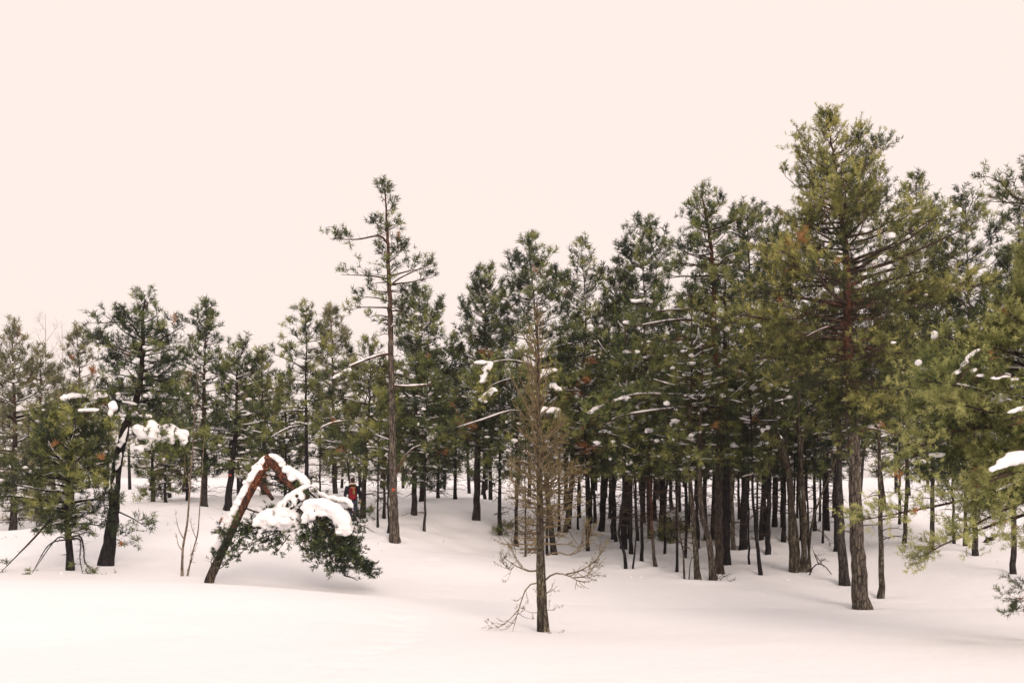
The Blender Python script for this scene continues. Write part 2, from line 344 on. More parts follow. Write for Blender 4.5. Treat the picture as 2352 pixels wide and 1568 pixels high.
def pine(label, d, path, w, prof=None, top=None, bot=None, hw=None, need='mid', seed=0, bark=None, orange=(2.5, 5.), dens=1., step=.3, per=4, snow=.3, lsnow=.25,
         limbs=(), stubs=6, sep=False, name='pine_tree', cat='pine tree', group=None, depthr=None, tint=.45, k=None, n=9, blaze=None, gap=0., depth_lean=0., forked=None, wpx=None, low=.0, tw=1., nscale=1., skirt=True, sides=9, deadp=.0015, snowsz=1., front_gap=None, t0max=1., nwk=1.):
    rng = np.random.RandomState(seed + 11); k = k or float(np.clip(d / 27, .8, 2.2)); ppm = F / d
    path = [tuple(p) for p in path]; bx = P(path[0][0], path[0][1], d); bx[2] = g1(bx[0], bx[1])
    root = thing(name, bx, label, cat, group)
    pts = [P(px, py, d) for px, py in path]; pts[0] = bx.copy(); pts[-1][2] -= .32; H = pts[-1][2] - bx[2]
    for i, q in enumerate(pts): q[1] += depth_lean * (q[2] - bx[2]) / H + (rng.normal(0, .05) if i else 0)
    pts = [bx - np.array([0, 0, .3]) + (bx - pts[1]) * .02] + pts
    nr = max(int(H / (.18 if sep else .32)), 12)
    tp = spline(pts, nr); tp[1:-1, :2] += rng.normal(0, .012, (nr - 2, 2))
    hz = tp[:, 2] - bx[2]; u = np.clip(hz / H, 0, 1)
    if wpx is None: tr = w / ppm / 2 * (1 - .93 * u ** 1.05)
    else: a_ = sorted([(CAMZ + (HY - py) / F * d, v / ppm / 2) for py, v in wpx]); tr = np.interp(tp[:, 2], [q[0] for q in a_], [q[1] for q in a_])
    tr = tr * (1 + .28 * np.exp(-np.maximum(hz, 0) / .22)); tr = np.maximum(tr, .008)
    org = np.clip((hz - orange[0]) / (orange[1] - orange[0]), 0, 1)
    ta = Acc(); tube(ta, tp, tr, sides, a=org, rough=.035, rng=rng)
    wood, sh, sn = Acc(), Shoots(), Acc(); branches = []
    if prof is None: prof = auto_profile(rng, top if top is not None else path[-1][1], bot, hw)
    pz = np.array([CAMZ + (HY - q[0]) / F * d for q in prof][::-1]); pz[-3:] -= [.08, .2, .34]; pl = np.array([q[1] / ppm for q in prof][::-1]); pr = np.array([q[2] / ppm for q in prof][::-1])
    trunk_at = lambda z: np.array([np.interp(z, tp[:, 2], tp[:, 0]), np.interp(z, tp[:, 2], tp[:, 1]), z])
    def do(pth, r0, **kw):
        if sep and r0 > .012:
            w_ = Acc(); l = limb(w_, sh, pth, r0, rng, **kw); branches.append(w_)
        else: l = limb(wood, sh, pth, r0, rng, **kw)
        return l
    lob = rng.uniform(0, 6.28, 2); z = pz[0]; ph = rng.uniform(0, 6.28); Hc = pz[-1] - pz[0]
    while z < pz[-1]:
        v = (z - pz[0]) / Hc; whorl = rng.randint(per - 1, per + 2)
        for _ in range(whorl):
            ph += 2.4 + rng.normal(0, .3)
            if rng.uniform() < gap or (front_gap and math.sin(ph) < -.35 and front_gap[0] < z < front_gap[1] and rng.uniform() < .5): continue
            L_, R2 = np.interp(z, pz, pl), np.interp(z, pz, pr); c, s = math.cos(ph), math.sin(ph)
            e = R2 if c > 0 else L_; dp = depthr if depthr is not None else .85 * .5 * (L_ + R2)
            dp = min(dp, .5 * (L_ + R2) * 1.1 + .05)
            lobe = 1 + .24 * math.sin(2 * ph + 1.9 * z + lob[0]) + .20 * math.sin(3 * ph - 3.1 * z + lob[1])
            Rr = lobe * rng.uniform(.5, 1.08) / math.sqrt((c / max(e, .03)) ** 2 + (s / max(dp, .03)) ** 2)
            rise = Rr * np.interp(v, [0, .4, .75, 1], [-.10, .12, .45, 1.0]) + rng.normal(0, .06) * Rr
            zs = min(z - rise, tp[-1, 2] - .03); a = trunk_at(max(zs, bx[2] + .3))
            b = np.array([a[0] + c * Rr, a[1] + s * Rr, z + rng.normal(0, .06)])
            bow = np.interp(v, [0, .5, 1], [.12, .02, -.10]); pth = limb_path(rng, a, b, bow=bow, hook=.10, n=7 if sep else 5)
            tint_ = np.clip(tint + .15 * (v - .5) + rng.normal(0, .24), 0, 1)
            r0 = min(.008 + .015 * Rr, np.interp(a[2], tp[:, 2], tr) * .6)
            dd = 1. if rng.uniform() < deadp else 0.
            do(pth, r0, dens=dens * np.interp(v, [0, .55, 1], [1.1, 1.05, .72]), up=np.interp(v, [0, .5, 1], [.45, .6, 1.3]), t0=min(t0max, np.interp(Rr, [.3, .8, 1.5], [.15, .4, .5])), tint=tint_, dead=dd, a=min(1, np.interp(a[2], tp[:, 2], org) * .55), bare=.25, k=k, twl=tw, sides=5 if sep else 3)
            if rng.uniform() < lsnow * 1.7 and Rr > .3:
                t_a = rng.uniform(.05, .45); snow_along(sn, pth, (.022 + .024 * rng.uniform()) * max(1, k), rng, t_a, min(1, t_a + rng.uniform(.3, .55)))
            if Rr > .25:
                for q in range(rng.poisson(1.15 * snow * (1 + 1.6 * Rr))):
                    tq = rng.uniform(.4, 1.0); pos = np.array([np.interp(tq, np.linspace(0, 1, len(pth)), pth[:, i]) for i in range(3)])
                    sz = snowsz * rng.uniform(.035, .10) * (.8 + .2 * Rr)
                    off = np.array([rng.normal(0, .12), rng.normal(0, .12), rng.uniform(.03, .14)])
                    blob(sn, pos + off * (.5 + .5 * Rr), (sz * rng.uniform(.9, 2.0), sz * rng.uniform(.7, 1.2), sz * rng.uniform(.55, .95)), rng, .17, ICO2 if d < 27 else ICO1, yaw=ph if rng.uniform() < .6 else None)
        z += step * rng.uniform(.7, 1.3) * (1.15 - .45 * v)
    # leader
    do(spline([tp[-3], tp[-1] + UP * .12], 4), .012, dens=1.2, t0=.1, tint=tint + .1, k=k, bare=0)
    for lb in limbs:      # boughs that the picture singles out: start height, tip (and mid points), depth offset, thickness in px
        sy, mids, dd, rp, den, sw = lb[:6]; kw = lb[6] if len(lb) > 6 else {}
        a = trunk_at(CAMZ + (HY - sy) / F * d); m = len(mids)
        q = [a] + [P(px, py, d) + np.array([0, dd * (i + 1) / m, 0]) for i, (px, py) in enumerate(mids)]
        pth = spline(q, 9 + 2 * m); do(pth, rp / ppm / 2, dens=den, t0=kw.get('t0', .35), tint=kw.get('tint', tint + .1), a=kw.get('a', .8), bare=kw.get('bare', .2), k=k, twl=kw.get('twl', 1.), dead=kw.get('dead', 0.))
        if sw: snow_along(sn, pth, max(sw / ppm / 2, .015), rng, kw.get('s0', .02), kw.get('s1', .85))
    for _ in range(stubs):      # dead snags below the crown
        zz = bx[2] + rng.uniform(.25, 1) * max(pz[0] - bx[2], .6) + .1; a = trunk_at(zz); f_ = rng.uniform(0, 6.28); l = rng.uniform(.2, 1.0)
        b = a + np.array([math.cos(f_) * l, math.sin(f_) * l, rng.uniform(-.25, .15) * l]); r_ = min(.012, np.interp(zz, tp[:, 2], tr) * .4)
        limb(wood, None, limb_path(rng, a, b, bow=.1), r_, rng, dens=.5, a=.1, bare=.5, k=k)
    ROOTS[seed] = (root, bx)
    tk = build('trunk', ta, bark or M_BARKM, root, bx)
    for w_ in branches: build('branch', w_, bark or M_BARKM, tk, bx)
    wo_ = build('twigs', wood, M_TWIG if d < 40 else M_TWIGD, root, bx)
    if wo_: wo_['kind'] = 'stuff'
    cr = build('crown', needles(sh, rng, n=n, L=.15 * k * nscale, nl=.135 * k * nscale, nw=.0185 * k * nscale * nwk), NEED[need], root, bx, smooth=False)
    s_ = build('snow', sn, M_LOAD, root, bx)
    if s_: s_['kind'] = 'stuff'
    if blaze:
        px, py, wd = blaze; c = P(px, py, d); zz = c[2]; a = trunk_at(zz); r_ = np.interp(zz, tp[:, 2], tr)
        bl = Acc(); th = np.linspace(-.28, .28, 7) - np.pi / 2 + (c[0] - a[0]) / max(r_, .01) * .8
        V = []
        for j, hh in enumerate((-.5, -.25, .1, .4, .5)):
            for t_ in th: V.append([a[0] + (r_ * 1.05 + .006) * math.cos(t_), a[1] + (r_ * 1.05 + .006) * math.sin(t_), zz + hh * wd / ppm * (1 + .25 * math.sin(t_ * 9))])
        Q = [[j * 7 + i, j * 7 + i + 1, j * 7 + i + 8, j * 7 + i + 7] for j in range(4) for i in range(6)]
        bl.add(V, quads=Q); ob = build('blaze_mark', bl, M_BLAZE, tk, bx); ob['label'] = 'small orange-red paint mark on the bark'
    return root
M_BLAZE = make_plain('blaze_paint', (.50, .075, .035), .6, .15)

# ------------------------------------------------------------------ which trees stand where (pixels of a 2352 wide picture)
def dl(y): return float(np.interp(y, [1145, 1165, 1195, 1213, 1236, 1293, 1320], [47, 43, 39, 37, 34, 29, 27]))
def dr(y): return float(np.interp(y, [1150, 1165, 1180, 1195, 1210, 1225, 1240, 1256, 1275, 1290, 1303, 1315, 1330, 1338, 1372, 1398], [53, 50, 47, 45, 43, 41, 39, 37, 35, 33, 32, 31, 30, 29, 27, 25]))
TREES = []; ROOTS = {}
def T(*a, **k): TREES.append((a, k))
HX = 1978
# --- the big trees
T('tallest pine with orange upper trunk and broad olive crown, standing in front of the stand', 25, [(1978, 1398), (1968, 1200), (1958, 1000), (1948, 800), (1942, 600), (1932, 480), (1916, 380), (1899, 250)], 36,
  wpx=[(1398, 37), (1200, 30), (1000, 26), (800, 21), (600, 15), (480, 9), (380, 5), (245, 2)],
  prof=[(243, 4, 4), (275, 28, 26), (310, 62, 55), (345, 118, 85), (375, 130, 100), (410, 125, 135), (450, 120, 155), (490, 130, 165), (520, 165, 205), (570, 180, 265), (620, 215, 265), (680, 280, 245), (730, 310, 230), (790, 240, 230), (860, 160, 230), (930, 90, 190), (985, 60, 100)],
  need='olive', seed=1, sep=True, bark=M_BARK, t0max=.26, front_gap=(5.2, 8.6), dens=1.75, tw=1.25, nscale=.8, nwk=1.05, step=.25, per=6, snow=.05, snowsz=.6, lsnow=.05, orange=(4.5, 6.5), tint=.5, sides=14, gap=.12, deadp=.0, n=10, stubs=5,
  limbs=[(625, [(1990, 605), (2050, 565)], .3, 8, 1.2, 0), (660, [(2010, 632), (2080, 615)], -.5, 8, 1.1, 5), (700, [(2030, 678), (2140, 672)], -.3, 8, 1.2, 0), (705, [(1890, 700), (1830, 735), (1770, 740)], -.5, 8, 1.2, 0),
         (740, [(1880, 760), (1820, 790)], -.6, 7, .7, 4), (815, [(1990, 800), (2060, 850), (2110, 900)], -.4, 8, .8, 4), (830, [(1900, 820), (1850, 850)], -.5, 6, 1.1, 0), (610, [(1880, 590), (1805, 582)], -.9, 5, .9, 0, {'dead': .8, 't0': .75}), (1000, [(1990, 985), (2040, 1000)], -.5, 5, .9, 3), (1010, [(1940, 1020), (1925, 1045)], -.4, 4, 1.2, 0)])
T('tall slender pine with sparse tapering top and one long bough reaching left', 34, [(906, 1237), (903, 1100), (901, 1000), (898, 800), (894, 650), (890, 550), (884, 414)], 21,
  wpx=[(1237, 22), (1100, 18), (900, 14), (700, 11), (600, 8), (500, 5), (412, 2)],
  prof=[(412, 4, 4), (440, 20, 18), (470, 36, 32), (500, 42, 44), (525, 30, 48), (545, 25, 45), (565, 65, 50), (590, 90, 75), (612, 100, 112), (640, 40, 60), (680, 60, 50), (715, 88, 70), (735, 80, 60), (760, 40, 40)],
  need='mid', seed=2, sep=True, dens=.62, step=.30, per=4, snow=.03, lsnow=.05, gap=.18, orange=(5, 10), tint=.4, sides=12, bark=M_BARK, blaze=(905, 1124, 5),
  limbs=[(560, [(872, 543), (820, 552), (760, 552)], -.2, 5, 1.0, 0, {'t0': .45}), (640, [(850, 632), (780, 628)], .2, 4, .5, 0, {'t0': .5}), (660, [(920, 640), (1000, 605)], -.2, 4, .8, 0),
         (812, [(870, 818), (820, 838), (755, 870)], -.4, 6, .8, 7, {'t0': .55}), (885, [(940, 888), (1000, 884)], -.3, 5, .4, 6, {'t0': .7}), (1100, [(925, 1060), (950, 1030), (985, 1020)], -.4, 5, .5, 3, {'t0': .7})])
T('dark pine on a leaning trunk with one snow-laden bough at its bend', 29, [(243, 1293), (256, 1200), (266, 1100), (280, 1010), (300, 955), (322, 900), (328, 800), (331, 720), (333, 662)], 30,
  wpx=[(1293, 31), (1200, 26), (1100, 22), (1000, 20), (950, 16), (850, 11), (750, 7), (655, 2)],
  prof=[(655, 4, 4), (690, 28, 30), (720, 45, 60), (740, 100, 70), (770, 95, 75), (800, 110, 85), (840, 105, 105), (880, 90, 105), (920, 70, 85), (950, 60, 60)],
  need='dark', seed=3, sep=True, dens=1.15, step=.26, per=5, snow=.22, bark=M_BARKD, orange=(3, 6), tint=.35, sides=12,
  limbs=[(790, [(300, 745), (215, 745)], -.2, 5, 1.2, 0), (960, [(350, 968), (420, 1000)], -.5, 7, .8, 0, {'t0': .3}), (930, [(300, 920), (275, 925)], -.4, 5, .6, 5), (1170, [(310, 1190), (345, 1210)], -.3, 4, 1.2, 0), (1245, [(270, 1235), (310, 1250)], -.5, 3, 1.1, 0), (1120, [(215, 1150), (180, 1160)], -.2, 4, .5, 0)])
T('low bushy pine with dark forked trunk and snow caps, at the left of the clearing', 28, [(163, 1309), (158, 1240), (152, 1180), (160, 1100), (165, 1000), (170, 925)], 17,
  prof=[(900, 70, 75), (925, 110, 95), (970, 130, 90), (1020, 135, 85), (1070, 145, 85), (1120, 165, 85), (1170, 160, 95), (1205, 100, 110), (1225, 50, 60)],
  need='mid', seed=4, sep=True, dens=1.25, step=.22, per=5, snow=.16, snowsz=.6, bark=M_BARKD, orange=(9, 12), tint=.45, sides=10, stubs=4,
  limbs=[(1190, [(130, 1190), (90, 1240), (25, 1315)], -.7, 6, .35, 0, {'t0': .8, 'a': 1., 'bare': .5}), (1237, [(120, 1250), (90, 1312)], -.4, 3, .1, 0, {'t0': .95, 'a': .1}), (1240, [(145, 1235), (105, 1310)], -.8, 3, .1, 0, {'t0': .95, 'a': .1}),
         (1235, [(190, 1230), (205, 1260), (215, 1290), (260, 1322)], -.7, 4, .25, 0, {'t0': .7, 'a': .1, 'bare': 2.}), (1240, [(195, 1238), (205, 1280), (225, 1325)], -.9, 3, .25, 0, {'t0': .7, 'a': .1, 'bare': 2.}), (1195, [(178, 1185), (184, 1178)], -.2, 6, .1, 0, {'t0': .95, 'a': 0}), (1075, [(130, 1085), (90, 1100)], -.3, 4, 1.2, 3)])
T('large light green pine with sweeping low boughs at the picture\'s right edge', 17, [(2455, 1490), (2450, 1200), (2445, 900), (2440, 700), (2440, 470)], 46,
  prof=[(470, 60, 60), (520, 105, 90), (580, 115, 110), (640, 105, 120), (700, 125, 150), (760, 195, 170), (820, 270, 200), (880, 325, 220), (940, 335, 230), (1000, 335, 230), (1060, 330, 230), (1110, 290, 200), (1160, 240, 180)],
  need='fresh', seed=5, sep=True, dens=2.5, step=.175, per=7, snow=.16, snowsz=.6, lsnow=.2, orange=(3, 6), tint=.66, depthr=1.9, sides=10, n=14, nwk=.85, nscale=.72,
  limbs=[(1120, [(2300, 1130), (2120, 1165), (1955, 1195)], -.3, 9, 2.8, 0, {'t0': .2, 'twl': 1.3}), (1160, [(2330, 1190), (2200, 1240), (2115, 1285)], .2, 8, 2.8, 0, {'t0': .2, 'twl': 1.4}), (1140, [(2340, 1150), (2210, 1200), (2160, 1225)], -.8, 8, 2.6, 0, {'t0': .2, 'twl': 1.4}), (1180, [(2370, 1200), (2300, 1250)], -.7, 8, 2.4, 0, {'t0': .2, 'twl': 1.4}), (1000, [(2330, 980), (2150, 1000), (2060, 1080)], -.2, 8, 2.4, 0, {'twl': 1.3}), (1250, [(2380, 1300), (2320, 1350), (2288, 1390)], -.9, 6, 1.8, 0, {'t0': .55, 'tint': .2})])
T('pine beyond the right edge with wispy top boughs high against the sky', 27, [(2420, 1350), (2415, 1000), (2405, 600), (2395, 290)], 26,
  prof=[(290, 25, 25), (330, 45, 60), (380, 60, 80), (430, 90, 90), (480, 80, 90), (560, 90, 100), (640, 110, 110), (720, 120, 110), (800, 80, 80)], need='mid', seed=6, dens=.7, step=.3, per=5, snow=.08, orange=(3, 6), gap=.15,
  limbs=[(470, [(2330, 455), (2290, 420), (2250, 408)], -.2, 5, 1.1, 0, {'t0': .35}), (480, [(2340, 465), (2265, 460)], .1, 4, 1.1, 0, {'t0': .35})])
T('pine with bent reddish trunk and snowy boughs held out to the left, amid the stand', 31, [(1652, 1312), (1650, 1150), (1655, 1000), (1660, 900), (1645, 830), (1638, 740), (1640, 650), (1630, 540), (1612, 425)], 15,
  wpx=[(1312, 19), (1000, 17), (840, 15), (700, 13), (600, 9), (500, 6), (415, 2)],
  prof=[(415, 6, 6), (440, 35, 35), (470, 55, 52), (510, 62, 62), (550, 80, 66), (580, 130, 70), (620, 150, 80), (660, 165, 90), (690, 120, 70)], need='dark', seed=7, sep=True, dens=1.0, step=.27, per=5, snow=.10, orange=(3.5, 5.5), tint=.5, bark=M_BARKR, sides=11, gap=.08,
  limbs=[(720, [(1600, 712), (1540, 716), (1480, 722)], -.4, 7, .6, 6, {'t0': .6}), (752, [(1590, 738), (1530, 742), (1440, 760)], -.6, 7, .7, 6, {'t0': .6}), (795, [(1600, 780), (1560, 785)], -.4, 5, .7, 6), (840, [(1690, 840), (1720, 850)], -.6, 5, 1.2, 8),
         (915, [(1600, 912), (1500, 910), (1440, 915), (1345, 950)], -1.0, 8, 1.6, 9, {'t0': .45, 'a': 1}), (935, [(1600, 935), (1500, 945), (1420, 960), (1370, 985)], -.8, 6, .5, 7, {'t0': .6, 'a': .8}), (930, [(1690, 900), (1720, 870)], -.5, 5, .6, 5)])
# --- pines of the left half
T('pale pine at the far left edge, furthest left of the tall ones', 44, [(30, 1232), (34, 1000), (30, 850), (26, 740)], 17, bot=1200, hw=105, need='pale', seed=10, dens=.9, snow=.25, orange=(3, 6), step=.36)
T('frosted pine with bushy sides rising between the left edge and the low bushy pine', 52, [(88, 1190), (92, 1000), (95, 860), (92, 800)], 14, bot=1180, hw=95, need='pale', seed=11, dens=.9, snow=.3, step=.4)
T('pine with a thin open top, just left of the dark leaning pine', 46, [(160, 1200), (175, 1000), (182, 850), (176, 745)], 12, prof=[(742, 20, 20), (780, 40, 45), (830, 30, 35), (880, 50, 60), (950, 85, 80), (1060, 80, 80), (1120, 60, 60)], need='pale', seed=12, dens=.8, snow=.25, step=.4)
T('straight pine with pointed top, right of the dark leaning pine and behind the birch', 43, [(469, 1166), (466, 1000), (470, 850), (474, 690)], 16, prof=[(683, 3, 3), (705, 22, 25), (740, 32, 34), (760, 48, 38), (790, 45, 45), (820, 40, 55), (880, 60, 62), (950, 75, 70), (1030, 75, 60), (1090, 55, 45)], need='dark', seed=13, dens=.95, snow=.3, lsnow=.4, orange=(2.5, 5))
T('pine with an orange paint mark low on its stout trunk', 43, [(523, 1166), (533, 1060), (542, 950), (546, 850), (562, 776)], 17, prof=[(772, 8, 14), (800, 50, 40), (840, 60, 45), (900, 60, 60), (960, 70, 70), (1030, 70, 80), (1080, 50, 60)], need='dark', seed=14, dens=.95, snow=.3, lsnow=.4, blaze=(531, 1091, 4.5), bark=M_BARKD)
T('pine with yellowish green top between the paint-marked pine and the branchy pine', 50, [(607, 1145), (604, 950), (600, 800)], 12, bot=1090, hw=62, need='olive', seed=15, dens=.95, snow=.25, lsnow=.3)
T('pine with a bare dark lower trunk and upswept open crown, behind the bent pine', 42, [(704, 1160), (703, 1000), (702, 880), (704, 780), (700, 700)], 11, prof=[(692, 22, 12), (715, 55, 30), (750, 55, 45), (790, 48, 42), (830, 60, 45), (870, 55, 50), (930, 70, 60), (980, 60, 60)], need='mid', seed=16, dens=.7, snow=.08, bark=M_BARKD, orange=(8, 10), gap=.1, limbs=[(850, [(670, 830), (620, 810)], 0, 4, .3, 0), (975, [(660, 985), (610, 1015)], -.3, 4, .6, 4), (960, [(740, 960), (790, 985)], -.3, 4, .5, 3)])
T('pale pine standing directly behind the branchy upswept pine', 52, [(770, 1150), (765, 950), (762, 780), (757, 695)], 12, bot=1080, hw=72, need='pale', seed=17, dens=.9, snow=.3)
T('stout pine with a white-flecked trunk, just right of the walker', 39, [(832, 1196), (840, 1060), (846, 950), (850, 860), (848, 772)], 13, bot=1060, hw=85, need='mid', seed=18, dens=.95, snow=.3, lsnow=.4, orange=(2, 3.5), limbs=[(975, [(800, 968), (760, 975), (720, 1000)], -.5, 5, .6, 6, {'t0': .6}), (1180, [(845, 1172)], -.4, 3, 2.0, 0)])
T('dense dark pine close behind the right side of the tall slender pine', 40, [(951, 1148), (955, 950), (965, 750), (962, 655)], 13, prof=[(645, 20, 25), (680, 55, 55), (720, 55, 80), (780, 70, 95), (850, 75, 95), (920, 80, 90), (1000, 70, 70), (1060, 50, 50)], need='dark', seed=19, dens=1.1, snow=.3, lsnow=.4)
T('dark bushy pine with low hanging needles over a thin grey stem, beside the open path', 37, [(975, 1213), (977, 1100), (979, 950), (985, 820)], 6, bot=1110, hw=62, need='dark', seed=20, dens=1.1, snow=.35, lsnow=.4)
T('narrow pine at the left end of the dense stand, its top a ragged double tuft', 40, [(1094, 1156), (1100, 950), (1115, 750), (1112, 610)], 17, prof=[(603, 35, 30), (640, 48, 50), (700, 52, 60), (760, 52, 70), (820, 60, 75), (900, 80, 80), (980, 70, 80), (1040, 50, 60)], need='dark', seed=21, dens=1.05, snow=.2, lsnow=.3)
T('dark pointed pine rising behind the bare dead tree', 36, [(1273, 1303), (1255, 1100), (1240, 850), (1222, 650), (1213, 530)], 14, prof=[(524, 4, 4), (550, 28, 30), (580, 50, 45), (610, 75, 60), (650, 70, 85), (700, 85, 100), (760, 100, 100), (850, 110, 100), (940, 90, 90), (1010, 70, 70)], need='dark', seed=22, dens=1.15, snow=.2, lsnow=.3, orange=(4, 7),
  limbs=[(850, [(1180, 832), (1120, 845), (1085, 890)], -1.2, 5, 1.9, 6, {'tint': .8, 't0': .4}), (880, [(1190, 870), (1130, 890), (1100, 925)], -.9, 5, 1.7, 5, {'tint': .7, 't0': .4}), (870, [(1280, 865), (1310, 895)], -1.2, 5, 1.6, 0, {'tint': .7}), (960, [(1180, 945), (1100, 970), (1010, 1000)], -.9, 5, .9, 6, {'t0': .6}), (1010, [(1270, 985), (1310, 1010)], -1.3, 4, 1.6, 0, {'tint': .75})])
T('sparse pine with thin wispy top, right of the dark pointed pine', 40, [(1300, 1184), (1330, 950), (1345, 750), (1335, 550)], 12, prof=[(548, 6, 4), (575, 30, 22), (600, 52, 35), (640, 55, 45), (680, 55, 50), (740, 65, 60), (820, 80, 80), (920, 80, 80), (1020, 60, 60)], need='mid', seed=23, dens=.75, snow=.25, lsnow=.3)
T('small-topped pine between the wispy pine and the feathery dark one', 42, [(1381, 1240), (1400, 1000), (1420, 800), (1425, 600)], 14, prof=[(592, 15, 12), (620, 40, 35), (660, 45, 40), (720, 60, 60), (800, 80, 80), (900, 80, 80), (1000, 70, 70), (1050, 50, 50)], need='mid', seed=24, dens=.95, snow=.3, lsnow=.4, bark=M_BARKD)
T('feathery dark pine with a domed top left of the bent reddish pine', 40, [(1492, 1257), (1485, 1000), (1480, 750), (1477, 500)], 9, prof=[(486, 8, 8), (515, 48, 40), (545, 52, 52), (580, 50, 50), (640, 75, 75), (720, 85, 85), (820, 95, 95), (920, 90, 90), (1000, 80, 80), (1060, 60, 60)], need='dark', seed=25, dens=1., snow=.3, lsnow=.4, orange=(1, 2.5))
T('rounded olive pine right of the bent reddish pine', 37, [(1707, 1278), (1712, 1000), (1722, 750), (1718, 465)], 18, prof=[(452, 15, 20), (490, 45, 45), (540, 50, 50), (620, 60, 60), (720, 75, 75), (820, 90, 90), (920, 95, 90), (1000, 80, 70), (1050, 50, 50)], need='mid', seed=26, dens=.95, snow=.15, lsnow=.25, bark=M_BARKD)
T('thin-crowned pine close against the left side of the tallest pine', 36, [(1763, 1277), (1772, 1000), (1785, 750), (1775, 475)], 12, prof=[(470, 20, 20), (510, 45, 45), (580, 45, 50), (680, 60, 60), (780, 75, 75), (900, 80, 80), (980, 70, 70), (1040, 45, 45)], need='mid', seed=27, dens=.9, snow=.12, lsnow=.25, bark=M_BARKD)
T('second reddish pine trunk directly behind the tallest pine, leaning beside it', 29, [(1940, 1339), (1932, 1200), (1926, 1000), (1920, 800), (1915, 620)], 22, prof=[(600, 40, 60), (680, 80, 90), (760, 90, 110), (840, 90, 110), (920, 80, 100), (1000, 60, 70)], need='olive', seed=28, dens=.9, snow=.12, lsnow=.25, orange=(4, 6), stubs=8)
T('pale slim pine just right of the tallest pine\'s foot', 27, [(2024, 1373), (2022, 1200), (2018, 1000), (2022, 850), (2024, 760)], 14, bot=1010, hw=85, need='mid', seed=29, dens=.85, snow=.12, bark=M_BARKL, orange=(3.5, 5), stubs=10)
T('small pointed pine showing its open top right of the tallest pine', 36, [(2078, 1232), (2090, 900), (2102, 650), (2105, 395)], 10, prof=[(386, 10, 8), (410, 38, 35), (440, 30, 30), (470, 45, 55), (510, 60, 60), (600, 80, 80), (720, 95, 95), (850, 100, 100), (960, 80, 80)], need='mid', seed=30, dens=.85, snow=.15, lsnow=.25)
T('deep green pine with flat tiered top near the right edge', 33, [(2240, 1290), (2235, 1000), (2225, 700), (2218, 445)], 13, prof=[(428, 25, 20), (455, 45, 40), (480, 30, 30), (510, 60, 55), (560, 65, 70), (640, 80, 80), (760, 100, 100), (880, 110, 110), (980, 90, 90), (1080, 60, 60)], need='dark', seed=31, dens=1.05, snow=.2, lsnow=.35)
T('bushy mid-green pine filling the gap left of the light green edge pine', 34, [(2140, 1245), (2145, 1000), (2150, 800), (2150, 600)], 11, bot=1100, hw=105, need='mid', seed=32, dens=1., snow=.15, lsnow=.3)
T('reddish-stemmed pine at far right whose crown shows under the wispy boughs', 29, [(2328, 1290), (2325, 1000), (2320, 800), (2315, 560)], 13, bot=1010, hw=100, need='dark', seed=33, dens=1., snow=.2, lsnow=.3, orange=(2, 4))
# --- slim stems in front of and inside the stand
def stand(px, py, w, top, bot, hw, label, need='mid', lean=0, mid=None, side='r', **kw):
    d = (dl if side == 'l' else dr)(py); tx = px + lean; bot += 45
    pts = [(px, py)] + ([tuple(q) for q in mid] if mid else [(px + lean * .45, py + (top - py) * .45)]) + [(tx, top + 8)]
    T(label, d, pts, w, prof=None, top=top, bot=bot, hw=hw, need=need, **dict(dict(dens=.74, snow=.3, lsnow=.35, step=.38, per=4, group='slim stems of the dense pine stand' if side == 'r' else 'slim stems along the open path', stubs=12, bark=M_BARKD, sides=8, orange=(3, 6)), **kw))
S = stand
S(867, 1214, 5, 890, 1060, 45, 'leftmost of the thin stems standing left of the tall slender pine', side='l', seed=40, lean=6)
S(882, 1199, 7, 850, 1050, 50, 'dark thin stem close on the left of the tall slender pine', side='l', seed=41, lean=4)
S(893, 1222, 5, 900, 1040, 40, 'thinnest stem touching the tall slender pine on its left side', side='l', seed=42, lean=-3)
S(808, 1183, 4.5, 900, 1040, 45, 'thin leaning stem standing right in front of the walker', side='l', seed=43, mid=[(803, 1100), (795, 1010)], lean=-18)
S(970, 1148, 12, 780, 1060, 60, 'dark short pine behind the open path, right one of two side by side', side='l', seed=44, need='dark')
S(1006, 1146, 8, 800, 1070, 60, 'narrow pine by itself at the back of the open path', side='l', seed=45, need='dark')
S(1113, 1154, 8, 760, 1060, 60, 'slim stem beside the double-tufted pine at the stand\'s left end', seed=46, need='dark')
S(1046, 1150, 8, 790, 1040, 70, 'small dark pine between the open path and the stand\'s left end', seed=47, need='dark', side='l')
S(1148, 1246, 10, 850, 1060, 70, 'dark stem left of the dead tree with a green sprig at its foot', seed=48, limbs=[(1222, [(1170, 1212)], -.3, 3, 2.2, 0, {'t0': .1}), (1215, [(1135, 1222)], -.3, 3, 1.6, 0, {'t0': .1})])
S(1186, 1257, 9, 800, 1050, 70, 'straight dark stem half way between the green-sprigged stem and the dead tree', seed=49, need='dark')
S(1207, 1276, 4.5, 900, 1050, 50, 'very thin stem just left of the dead tree', seed=50)
S(1257, 1266, 6, 820, 1040, 60, 'thin dark stem just right of the dead tree', seed=51, need='dark')
S(1284, 1231, 7, 780, 1040, 70, 'thin stem behind the curved right boughs of the dead tree', seed=52, need='dark')
S(1351, 1255, 8, 800, 1050, 75, 'stem with rusty dead twigs at the left of the open row of stems', seed=53, lean=-12, deadp=.2)
S(1358, 1202, 6, 820, 1050, 70, 'short dark stem set back behind the rusty-twigged stem', seed=54)
S(1407, 1237, 7, 760, 1040, 75, 'straight clean stem right of the stout leaning stem with rusty twigs', seed=55, need='dark')
S(1437, 1303, 7.5, 800, 1050, 70, 'dark stem with a kinked S-shaped foot in the front row', seed=56, mid=[(1434, 1262), (1423, 1235), (1424, 1190), (1432, 1120), (1434, 1000)], bark=M_BARKD)
